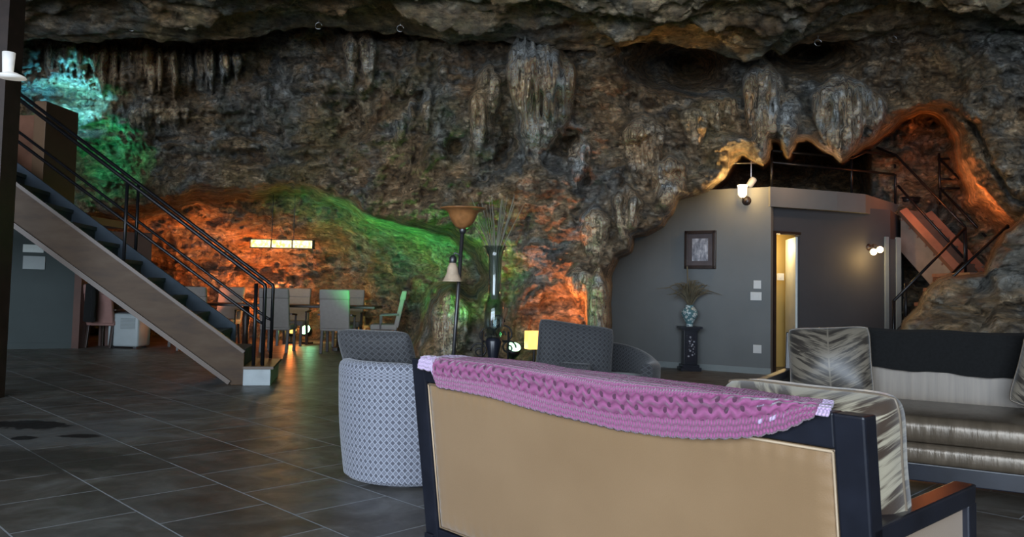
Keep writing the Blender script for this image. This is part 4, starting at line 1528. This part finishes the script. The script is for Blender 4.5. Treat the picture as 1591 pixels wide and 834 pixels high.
# black plush throw over its back
NU, NV = 160, 60
PT = np.zeros((NU + 1, NV + 1, 3))
for i in range(NU + 1):
    u = i / NU
    x = .73 - u * 1.75
    front = .19 + .06 * u + .012 * math.sin(u * 5) + .003 * math.sin(u * 31)
    prof = [(-.05, .62), (-.045, .80), (-.03, .905), (.03, .925), (.10, .91), (.165, .84), (.175, HB - front + .02), (.172, HB - front)]
    seg = [0]
    for a, b in zip(prof, prof[1:]):
        seg.append(seg[-1] + math.hypot(a[0] - b[0], a[1] - b[1]))
    for j in range(NV + 1):
        d_ = seg[-1] * j / NV
        y = float(np.interp(d_, seg, [p[0] for p in prof])); z = float(np.interp(d_, seg, [p[1] for p in prof]))
        wv = .012 * math.sin(x * 11 + z * 5) + .006 * math.sin(x * 43 + z * 30)
        PT[i, j] = l2(x, y + wv * (1 if y > .05 else .3), z + .004 * math.sin(x * 12))
bt_ = gridmesh('plush_throw', PT, None, MT['black_fur'])
tag(bt_, 'black plush throw lying along the back of the far sofa', 'throw blanket')
md = bt_.modifiers.new('thick', 'SOLIDIFY'); md.thickness = .02; md.offset = 0
bm = B(); tube(bm, [l2(.60, .21, .72), l2(.585, .22, .64), l2(.58, .22, .57), l2(.575, .22, .54)], .02, 10, rs=[.03, .026, .02, .03])
o = obj('hanging_end', bm, MT['black_fur'], None, True); o.parent = bt_; o.matrix_parent_inverse = Matrix.Identity(4)


# ================================================================== BARREL ARMCHAIRS
def barrel(name, label, loc, rz, mat, rad=.42, hb=.72, hf=.60, group=None):
    """faces +y; curved outer wall, seat and skirt"""
    s = thing(name, label, 'armchair', loc, rz, group)
    n, m = 72, 20
    a0, a1 = R(-236), R(56)     # leaves the front open around +90 deg
    def height(a):
        k = (1 - math.sin(a)) / 2      # 1 at the back
        return hf + (hb - hf) * sstep(.25, .95, k)
    n = 90
    prof_n = 30
    P_ = np.zeros((n + 1, prof_n + 1, 3)); UVm = np.zeros((n + 1, prof_n + 1, 2))
    for i in range(n + 1):
        a = a0 + (a1 - a0) * i / n
        h = float(height(a))
        # outer wall up, roll over, inner wall down
        tot = h + .12 + (h - .36)
        for j in range(prof_n + 1):
            t_ = j / prof_n
            if t_ < .5:
                k = t_ / .5
                r_ = rad - .045 * (1 - k) ** 1.0 + .012 * math.sin(k * PI); z = .04 + (h - .05 - .04) * k; d_ = z
            elif t_ < .7:
                k = (t_ - .5) / .2 * PI
                r_ = rad - .055 + .055 * math.cos(k); z = h - .05 + .05 * math.sin(k); d_ = h + (t_ - .5) / .2 * .15
            else:
                k = (t_ - .7) / .3
                r_ = rad - .11 - .01 * k; z = h - .05 - (h - .05 - .34) * k; d_ = h + .15 + (h - .34) * k
            ry = r_ * 1.03
            P_[i, j] = (r_ * math.cos(a), ry * math.sin(a), z)
            UVm[i, j] = (a * rad, d_)
    gridmesh('shell', P_, UVm, mat, s)
    # front faces of the arms
    for e in (0, n):
        bm = B()
        uvl = bm.loops.layers.uv.new('UVMap')
        vs = [bm.verts.new(P_[e, j]) for j in range(prof_n + 1)]
        vs.append(bm.verts.new((P_[e, prof_n][0], P_[e, prof_n][1], .04)))
        f = bm.faces.new(vs)
        for lp in f.loops:
            lp[uvl].uv = (lp.vert.co.x, lp.vert.co.z)
        obj('arm_front', bm, mat, s)
    # seat
    bm = B()
    lathe(bm, [(rad - .12, .30), (rad - .11, .34), (rad - .11, .42), (rad - .14, .455), (.001, .47)], 40)
    me_uv = bm.loops.layers.uv.new('UVMap')
    for f in bm.faces:
        for lp in f.loops:
            lp[me_uv].uv = (lp.vert.co.x, lp.vert.co.y)
    obj('seat_cushion', bm, mat, s, True)
    bm = B()
    lathe(bm, [(rad - .06, .02), (rad - .05, .05), (rad - .05, .31), (rad - .10, .33)], 40)
    uvl = bm.loops.layers.uv.new('UVMap')
    for f in bm.faces:
        for lp in f.loops:
            lp[uvl].uv = (math.atan2(lp.vert.co.y, lp.vert.co.x) * rad, lp.vert.co.z)
    obj('seat_base', bm, mat, s, True)
    bm = B(); lathe(bm, [(rad - .12, 0), (rad - .12, .04)], 32); obj('plinth', bm, MT['black_wood'], s)
    return s


barrel('armchair', 'pale diamond-lattice barrel armchair seen from behind, left of the loveseat', (-.60, 4.97, 0), R(-38), MT['lattice'], rad=.44)
P1 = cushion_mesh(.52, .46, .16, 2.6, seed=3)
uvl = P1.loops.layers.uv.active
for f in P1.faces:
    for lp in f.loops:
        lp[uvl].uv = lp[uvl].uv * .5
pw = thing('throw_pillow', 'lattice-pattern pillow leaning over the back of the pale barrel armchair', 'pillow', (0, 0, 0))
pq_ = at(594, 545, 4.92)
pw.location = (pq_.x, 4.85, .69); pw.rotation_euler = (R(28), R(0), R(-22))
obj('cover', P1, MT['lattice_shaded'], pw, True)

q = at(932, 580, 6.75)
barrel('armchair', 'lattice barrel armchair with shade-darkened fabric facing us in front of the orange-lit rock', (q.x, q.y, 0), R(180 + 16), MT['lattice_shaded'], rad=.50, hb=.70, hf=.58)
P2 = cushion_mesh(.66, .56, .17, 2.8, seed=6)
uvl = P2.loops.layers.uv.active
for f in P2.faces:
    for lp in f.loops:
        lp[uvl].uv = lp[uvl].uv * .6
pw = thing('throw_pillow', 'large shade-darkened pillow standing in the armchair before the orange rock', 'pillow', (0, 0, 0))
pq_ = at(893, 552, 6.55)
pw.location = pq_; pw.rotation_euler = (R(-16), R(7), R(8))
obj('cover', P2, MT['lattice_shaded'], pw, True)

# ================================================================== WALL PIECES ON THE HOUSE
def front_hit(px, py):
    d = ray(px, py); k = d.x / d.y
    for a, b in zip(fine_pts, fine_pts[1:]):
        fa, fb = a[0] - k * a[1], b[0] - k * b[1]
        if fa <= 0 <= fb or fb <= 0 <= fa:
            s = fa / (fa - fb)
            x_ = a[0] + (b[0] - a[0]) * s; y_ = a[1] + (b[1] - a[1]) * s
            q = at(px, py, y_)
            dd_ = Vector((b[0] - a[0], b[1] - a[1])).normalized()
            nn = Vector((dd_.y, -dd_.x))
            return Vector((x_, y_, q.z)), nn
    return None


c_, nn = front_hit(1089, 388)
ang = math.atan2(nn.y, nn.x) + PI / 2
pf = thing('picture_frame', 'dark framed waterfall print hanging on the curved grey wall', 'picture', (c_.x + nn.x * .03, c_.y + nn.y * .03, c_.z), ang)
w_p, h_p = .245, .29
bm = B()
for (a, b, cc, d) in ((-w_p, -w_p + .05, -h_p, h_p), (w_p - .05, w_p, -h_p, h_p), (-w_p, w_p, h_p - .05, h_p), (-w_p, w_p, -h_p, -h_p + .05)):
    box(bm, a, b, -.025, .02, cc, d)
obj('frame', bm, MT['dark_wood'], pf, bevel=.006)
bm = B(); box(bm, -w_p + .04, w_p - .04, -.005, .01, -h_p + .04, h_p - .04); obj('mat_board', bm, simple('brown_mat_board', (.09, .07, .07), .7), pf)
bm = B(); box(bm, -.125, .125, -.010, -.004, -.17, .17); obj('print', bm, MT['print'], pf)

c_, nn = front_hit(1177, 442)
plate('thermostat', 'small white wall plate above the double light switch on the grey wall', 'wall plate', (c_.x + nn.x * .01, c_.y + nn.y * .01, c_.z), .11, .12, nn, 0, MT['white_plastic'])
c_, nn = front_hit(1175, 460)
plate('light_switch', 'white double light switch on the grey wall', 'light switch', (c_.x + nn.x * .01, c_.y + nn.y * .01, c_.z), .16, .12, nn, 2, MT['white_plastic'])
c_, nn = front_hit(1177, 542)
plate('wall_outlet', 'white outlet plate low on the grey wall beside the striped pillow', 'outlet', (c_.x + nn.x * .01, c_.y + nn.y * .01, c_.z), .12, .12, nn, 0, MT['white_plastic'])
yi = WA.y + .86
q = at(1212, 430, yi + .02)
plate('light_switch', 'cream switch plate on the yellow wall inside the doorway', 'light switch', (q.x, q.y - .02, q.z), .11, .11, (0, -1), 1, MT['white_plastic'])

# pedestal + china vase + grass
c_, nn = front_hit(1079, 573)
pc_ = Vector((c_.x + nn.x * .22, c_.y + nn.y * .22, 0))
zp = zat(1079, 507, pc_.y)
pd = thing('pedestal', 'black pedestal with pearl inlay standing against the grey wall', 'pedestal', pc_)
bm = B(); box(bm, -.10, .10, -.10, .10, .09, zp - .06); obj('column', bm, MT['black_wood'], pd, bevel=.006)
bm = B(); box(bm, -.06, .06, -.106, -.099, .14, zp - .11); obj('inlay_panel', bm, MT['inlay'], pd)
bm = B(); box(bm, -.15, .15, -.15, .15, 0, .05); box(bm, -.125, .125, -.125, .125, .05, .09); obj('base', bm, MT['black_wood'], pd)
bm = B(); box(bm, -.125, .125, -.125, .125, zp - .06, zp - .03); box(bm, -.16, .16, -.16, .16, zp - .03, zp); obj('top', bm, MT['black_wood'], pd)
vz0 = zp
hv = zat(1079, 474, pc_.y) - zp
vs2 = thing('china_vase', 'round blue and white china vase on the black pedestal', 'vase', (pc_.x, pc_.y, vz0))
bm = B(); lathe(bm, [(.055, 0), (.055, .02), (.05, .04), (.10, .12 * hv / .3), (.125, .17 * hv / .3), (.12, .22 * hv / .3), (.08, .26 * hv / .3), (.06, hv - .02), (.07, hv), (.06, hv), (.05, hv - .03)], 28)
obj('body', bm, MT['china'], vs2, True)
gb = thing('dried_grass', 'spray of dried brown grass standing in the china vase', 'dried grass', (pc_.x, pc_.y, vz0 + hv - .04))
for k in range(90):
    a = random.uniform(0, 2 * PI); spd = abs(random.gauss(.18, .12)); hh = random.uniform(.25, .46) * (1 - spd * .5)
    drp = spd * random.uniform(0, .8)
    pts = [(0, 0, 0), (math.cos(a) * spd * .3, math.sin(a) * spd * .3 * .7, hh * .6), (math.cos(a) * spd * .75, math.sin(a) * spd * .5, hh * .95), (math.cos(a) * spd * 1.3, math.sin(a) * spd * .8, hh - drp * .5)]
    pts = [(p_[0], min(p_[1], .16), p_[2]) for p_ in pts]
    bm = B(); tube(bm, pts, .004, 5, rs=[.003, .006, .007, .002])
    obj('blade', bm, MT['grass_brown'], gb)
bm = B(); tube(bm, [(-.02, -.02, 0), (-.04, -.03, .35), (-.05, -.03, .62)], .008, 6, rs=[.004, .008, .012]); obj('seed_stalk', bm, MT['grass_brown'], gb)

# wall lamps
c_, nn = front_hit(1160, 312)
ws = thing('wall_lamp', 'bright glass wall lamp at the top of the curved grey wall', 'wall lamp', (c_.x, c_.y, c_.z), math.atan2(nn.y, nn.x) + PI / 2)
bm = B(); lathe(bm, [(.001, -.02), (.06, -.015), (.07, 0), (.03, .03)], 20); bmesh.ops.rotate(bm, verts=list(bm.verts), cent=(0, 0, 0), matrix=Matrix.Rotation(PI / 2, 3, 'X')); obj('wall_plate', bm, MT['dark_wood'], ws, True)
bm = B(); tube(bm, [(0, -.02, -.0), (-.01, -.10, -.02), (-.03, -.12, .04)], .01); obj('arm', bm, MT['dark_wood'], ws)
bm = B(); lathe(bm, [(.03, .04), (.06, .08), (.065, .18), (.075, .22)], 20, (-.03, -.12, 0)); obj('lamp_shade', bm, MT['bulb_warm'], ws, True)
LAMP1 = c_ + Vector((nn.x * .25, nn.y * .25, .20))
# swivelling spot on a wire above it
q = at(1167, 284, 11.9)
ts = thing('spotlight', 'small white spotlight hanging on a wire above the bright wall lamp', 'spotlight', q)
bm = B(); lathe(bm, [(.03, -.08), (.05, -.06), (.055, .07), (.03, .09)], 16); bmesh.ops.rotate(bm, verts=list(bm.verts), cent=(0, 0, 0), matrix=Matrix.Rotation(.6, 3, 'Y')); obj('housing', bm, MT['white_plastic'], ts, True)
bm = B(); tube(bm, [(0, 0, .08), (0, 0, .50)], .008); obj('wire', bm, MT['chrome'], ts)
a_, b_ = at(1138, 254, 11.9), at(1190, 253, 11.9)
bm = B(); tube(bm, [a_, b_], .012); tag(obj('curtain_rod', bm, MT['chrome']), 'thin horizontal metal rod under the rock above the house wall', 'rod')

sx_ = s_at(1350)
p0 = WA + wd * sx_
q = at(1350, 384, p0.y)
wr = math.atan2(-wn.y, -wn.x) + PI / 2
ws = thing('wall_lamp', 'two-globe wall lamp glowing on the dark doorway wall', 'wall lamp', (p0.x, p0.y, q.z), wr)
bm = B(); lathe(bm, [(.001, -.02), (.05, -.015), (.055, 0), (.02, .03)], 20); bmesh.ops.rotate(bm, verts=list(bm.verts), cent=(0, 0, 0), matrix=Matrix.Rotation(PI / 2, 3, 'X')); obj('wall_plate', bm, MT['dark_wood'], ws, True)
bm = B(); tube(bm, [(0, 0, 0), (-.01, -.1, .04), (-.05, -.14, -.02)], .01); tube(bm, [(0, 0, 0), (.02, -.1, .04), (.06, -.14, -.0)], .01); obj('arm', bm, MT['dark_wood'], ws)
for (dx, dz) in ((-.05, -.08), (.075, -.04)):
    bm = B(); bmesh.ops.create_icosphere(bm, subdivisions=3, radius=.05); bmesh.ops.translate(bm, verts=list(bm.verts), vec=(dx, -.15, dz)); obj('globe', bm, MT['bulb_warm'], ws, True)
LAMP2 = Vector((p0.x - .05, p0.y - .28, q.z - .2))

# ================================================================== DECK RAILING AND RIGHT STAIRS
def rail(name, label, polys, posts, r=.02):
    o = thing(name, label, 'railing', (0, 0, 0))
    for i, pl_ in enumerate(polys):
        bm = B(); tube(bm, pl_, r, 8); obj('handrail' if i == 0 else 'mid_rail', bm, MT['black_metal'], o, True)
    for a, b in posts:
        bm = B(); tube(bm, [a, b], r, 8); obj('post', bm, MT['black_metal'], o, True)
    return o


def fy(px):  # deck edge depth
    if px < 1301: return 11.55 + (px - 1197) / 104 * .45
    if px < 1345: return 12.0 + (px - 1301) / 44 * .25
    return 12.25 + (px - 1345) / 50 * 1.2


A_ = lambda px, py, o=.12: at(px, py, fy(px) + o)
rail('deck_railing', 'black railing along the roof deck above the doorway', [[A_(1200, 234), A_(1323, 246), A_(1345, 236), A_(1391, 243)], [A_(1200, 252), A_(1323, 264), A_(1391, 271)]],
     [(A_(1199, 234), A_(1199, 291)), (A_(1323, 240), A_(1323, 301)), (A_(1391, 241), A_(1391, 322))])
# upper flight: from the deck edge down to the landing at right
UY = 12.6
rs_ = thing('staircase', 'reddish brown stair flight descending right from the roof deck', 'staircase', (0, 0, 0))
u0 = at(1398, 322, UY + .5); u1 = at(1398, 352, UY + .5)
TA, TBm = at(1399, 328, 13.0), at(1502, 440, 12.1)
dst = (TBm - TA)
OFF = Vector((.62, .40, 0))
for (k_, hh_) in ((0, .66), (1, .40)):
    bm = B()
    a, b = TA + OFF * k_, TBm + OFF * k_
    w_ = Vector((.03, .05, 0))
    hexa(bm, [a + Vector((0, 0, -hh_)), b + Vector((0, 0, -hh_)), b + w_ + Vector((0, 0, -hh_)), a + w_ + Vector((0, 0, -hh_)), a, b, b + w_, a + w_])
    sg = obj('stringer', bm, MT['stair_wood_pale'], rs_, bevel=.008)
    bm = B(); beam(bm, a + Vector((.02, -.03, -.0)), b + Vector((.02, -.03, -.0)), .10, .13, (0, 1, 0)); obj('top_moulding', bm, MT['stair_wood_red'], sg)
NS = 8
for k in range(NS):
    a = TA + dst * ((k + .5) / NS) + OFF * .06
    e_ = OFF * .9
    def slab(x0, x1, z0, z1):
        p = [a + Vector((x0, 0, 0)), a + Vector((x1, 0, 0)), a + e_ + Vector((x1, 0, 0)), a + e_ + Vector((x0, 0, 0))]
        return hexa(B(), [q + Vector((0, 0, z0)) for q in p] + [q + Vector((0, 0, z1)) for q in p])
    obj('tread', slab(-.08, .09, -.09, -.05), MT['stair_wood_red'], rs_)
    obj('riser', slab(-.06, -.04, -.08, .10), MT['stair_wood_pale'], rs_)
bm = B()
a, b = TA + OFF * .05 + Vector((0, .02, -.16)), TBm + OFF * .05 + Vector((0, .02, -.16))
e_ = OFF * .9
hexa(bm, [a, b, b + e_, a + e_, a + Vector((0, 0, .03)), b + Vector((0, 0, .03)), b + e_ + Vector((0, 0, .03)), a + e_ + Vector((0, 0, .03))])
obj('soffit', bm, MT['stair_wood_pale'], rs_)
# rails of upper flight
rail('stair_railing', 'near black railing of the upper stair flight from the deck to the right', [[at(1362, 229, 13.4), at(1392, 241, 13.1), at(1466, 318, 12.5), at(1500, 353, 12.2)], [at(1395, 288, 13.0), at(1425, 322, 12.8), at(1497, 400, 12.2)]],
     [(at(1500, 353, 12.2), at(1502, 412, 12.2))])
rail('stair_railing', 'far black railing of the upper stair flight against the orange rock', [[at(1459, 246, 13.3), at(1566, 352, 12.6)], [at(1460, 292, 13.3), at(1540, 376, 12.7)], [at(1458, 247, 13.3), at(1484, 246, 13.5)], [at(1462, 278, 13.3), at(1512, 279, 13.6)], [at(1462, 293, 13.3), at(1512, 292, 13.6)]],
     [(at(1459, 238, 13.3), at(1461, 318, 13.3)), (at(1511, 270, 13.6), at(1512, 325, 13.6)), (at(1566, 350, 12.6), at(1566, 400, 12.6))])
# lower flight rails in front
rail('stair_railing', 'left black railing of the lower stairs rising from the floor to the landing', [[at(1388, 468, 11.2), at(1500, 354, 11.6)], [at(1388, 520, 11.2), at(1496, 408, 11.6)]],
     [(at(1388, 467, 11.2), at(1389, 560, 11.2)), (at(1498, 354, 11.6), at(1500, 425, 11.6)), (at(1407, 440, 11.3), at(1408, 520, 11.3))])
rail('stair_railing', 'right black railing of the lower stairs ending by the grey outcrop', [[at(1478, 432, 10.6), at(1566, 350, 10.9)], [at(1520, 440, 10.7), at(1566, 398, 10.9)]], [(at(1566, 350, 10.9), at(1566, 420, 10.9))])
# landing, lower flight
ls_ = thing('staircase', 'lower stair flight hidden behind the rock outcrop, rising to the landing', 'staircase', (0, 0, 0))
a = at(1400, 540, 11.3); b = at(1500, 425, 11.6)
a.z = 0.0
for k in range(7):
    p = a + (b - a) * ((k + 1) / 7)
    bm = B(); box(bm, p.x - .28, p.x + .02, p.y - .6, p.y + .4, p.z - .05, p.z); obj('tread', bm, MT['stair_wood_red'], ls_)
bm = B(); box(bm, b.x, b.x + 1.2, b.y - .6, b.y + .9, b.z - .12, b.z - .01); obj('landing', bm, MT['stair_wood_red'], ls_)
bm = B()
hexa(bm, [a + Vector((-.1, .40, 0)), a + Vector((.2, .40, 0)), a + Vector((.2, .45, 0)), a + Vector((-.1, .45, 0)), b + Vector((-.1, .40, -.3)), b + Vector((-.1, .40, .0)), b + Vector((-.1, .45, .0)), b + Vector((-.1, .45, -.3))])
obj('stringer', bm, MT['stair_wood_red'], ls_)
# black planter on the deck corner
q = at(1412, 318, 13.6)
pb_ = thing('planter', 'black bowl planter at the head of the right-hand stairs', 'planter', (q.x, q.y, q.z - .02))
bm = B(); lathe(bm, [(.07, 0), (.16, .05), (.19, .14), (.17, .14), (.12, .06)], 20); obj('bowl', bm, MT['black_metal'], pb_, True)
bm = B(); lathe(bm, [(.06, -.06), (.07, .0)], 16); obj('foot', bm, MT['black_metal'], pb_, True)

# hooks on the ceiling lip
for (a, b) in ((205, 43), (495, 40), (622, 44), (1271, 66), (1388, 61)):
    q = at(a, b, 10.5)
    hk = bpy.data.objects.get('ceiling_hook')
    bm = B()
    pts = [(.045 * math.cos(k * .5), 0, .045 * math.sin(k * .5)) for k in range(12)]
    tube(bm, pts, .008, 6); tube(bm, [(0, 0, .045), (0, 0, .22)], .006, 6)
    o = obj('ceiling_hook', bm, MT['chrome'], None, True); o.location = q
    tag(o, 'small metal ring hook hanging from the rock ceiling lip', 'hook', 'ring hooks along the ceiling lip')


# ================================================================== LIGHT
def lamp(name, typ, loc, energy, col, size=.1, target=None, spot=None, blend=.6):
    l = bpy.data.lights.new(name, typ)
    l.energy = energy; l.color = col
    if typ in ('POINT', 'SPOT'): l.shadow_soft_size = size
    if typ == 'SPOT':
        l.spot_size = R(spot); l.spot_blend = blend
    o = bpy.data.objects.new(name, l); COL.objects.link(o); o.location = loc
    if target is not None:
        o.rotation_euler = (Vector(target) - Vector(loc)).to_track_quat('-Z', 'Y').to_euler()
    return o


w = bpy.data.worlds.new('daylight'); sc.world = w; w.use_nodes = True
bg = w.node_tree.nodes['Background']
bg.inputs[0].default_value = (.74, .86, 1.0, 1)
bg.inputs[1].default_value = 11.5
# the cave mouth behind the camera, as a portal for the sky
pl_ = bpy.data.lights.new('cave_mouth_portal', 'AREA'); pl_.shape = 'RECTANGLE'; pl_.size = 17; pl_.size_y = 8
pl_.cycles.is_portal = True
po = bpy.data.objects.new('cave_mouth_portal', pl_); COL.objects.link(po); po.location = (-5.4, -9.6, 4); po.rotation_euler = (R(90), 0, 0)

OR = (1, .25, .06); GR = (.08, 1, .22); CYN = (.10, .72, 1.0); YE = (1, .62, .22)
# upper left cyan and green floods
lamp('flood_cyan', 'SPOT', at(112, 176, 12.5), 230, (.09, .58, 1.0), .05, at(114, 135, 13.5), 115, 1)
lamp('flood_green_high', 'SPOT', at(136, 250, 12.4), 70, (.02, .85, .38), .05, at(150, 215, 13.6), 125, 1)
# dining alcove
lamp('flood_orange_dining', 'SPOT', at(400, 508, 15.9), 420, OR, .1, at(385, 400, 17), 115, .9)
lamp('flood_orange_left', 'SPOT', at(310, 500, 15.0), 120, OR, .1, at(290, 380, 16.6), 100)
lamp('flood_orange_dining', 'POINT', Vector((f1.x, f1.y, .35)), 60, OR, .06)
lamp('flood_green_dining', 'SPOT', at(590, 528, 12.2), 430, GR, .06, at(610, 385, 13.6), 85, 1)
lamp('flood_green_dining', 'POINT', Vector((f2.x, f2.y, .35)), 30, (.3, 1, .5), .06)
lamp('flood_green_middle', 'SPOT', at(735, 500, 9.7), 130, (.10, 1, .12), .06, at(730, 395, 11.2), 75, 1)
lamp('flood_green_middle', 'POINT', at(795, 535, 8.6), 12, GR, .06)
lamp('pendant_glow', 'POINT', pc + Vector((0, 0, -.25)), 14, YE, .2)
# middle orange
lamp('flood_orange_middle', 'SPOT', at(842, 520, 9.25), 170, OR, .05, at(868, 470, 9.9), 86, 1)
# house lamps, with an added spill spot on the rock
lamp('wall_lamp_glow', 'POINT', LAMP1, 20, YE, .05)
lamp('wall_lamp_spill', 'SPOT', at(1150, 304, 10.5), 60, YE, .04, at(1108, 240, 10.8), 100, .9)  # added floating spot, carries the wall lamp's warm light onto the rock
lamp('wall_lamp_glow', 'POINT', LAMP2, 10, YE, .05)
lamp('deck_glow', 'POINT', at(1255, 275, 11.2), 8, (1, .6, .35), .05)
q = WA + wd * (d0 + .35) + wn * .5
lamp('doorway_glow', 'POINT', (q.x, q.y, 1.9), 22, (1, .72, .35), .1)
# passage
lamp('passage_orange', 'SPOT', at(1424, 300, 13.6), 40, OR, .05, at(1432, 180, 13.2), 30)
lamp('passage_orange', 'SPOT', at(1488, 350, 10.6), 170, OR, .06, at(1552, 262, 11.5), 75, .8).data.specular_factor = .15
lamp('passage_fill', 'POINT', at(1440, 290, 12.3), 14, OR, .1)

sc.view_settings.view_transform = 'Standard'
sc.view_settings.look = 'None'
sc.view_settings.gamma = 1
sc.view_settings.use_curve_mapping = False
sc.view_settings.exposure = 0.0
sc.cycles.use_denoising = True
sc.cycles.max_bounces = 8
sc.cycles.sample_clamp_indirect = 4
sc.cycles.caustics_reflective = False
sc.cycles.caustics_refractive = False
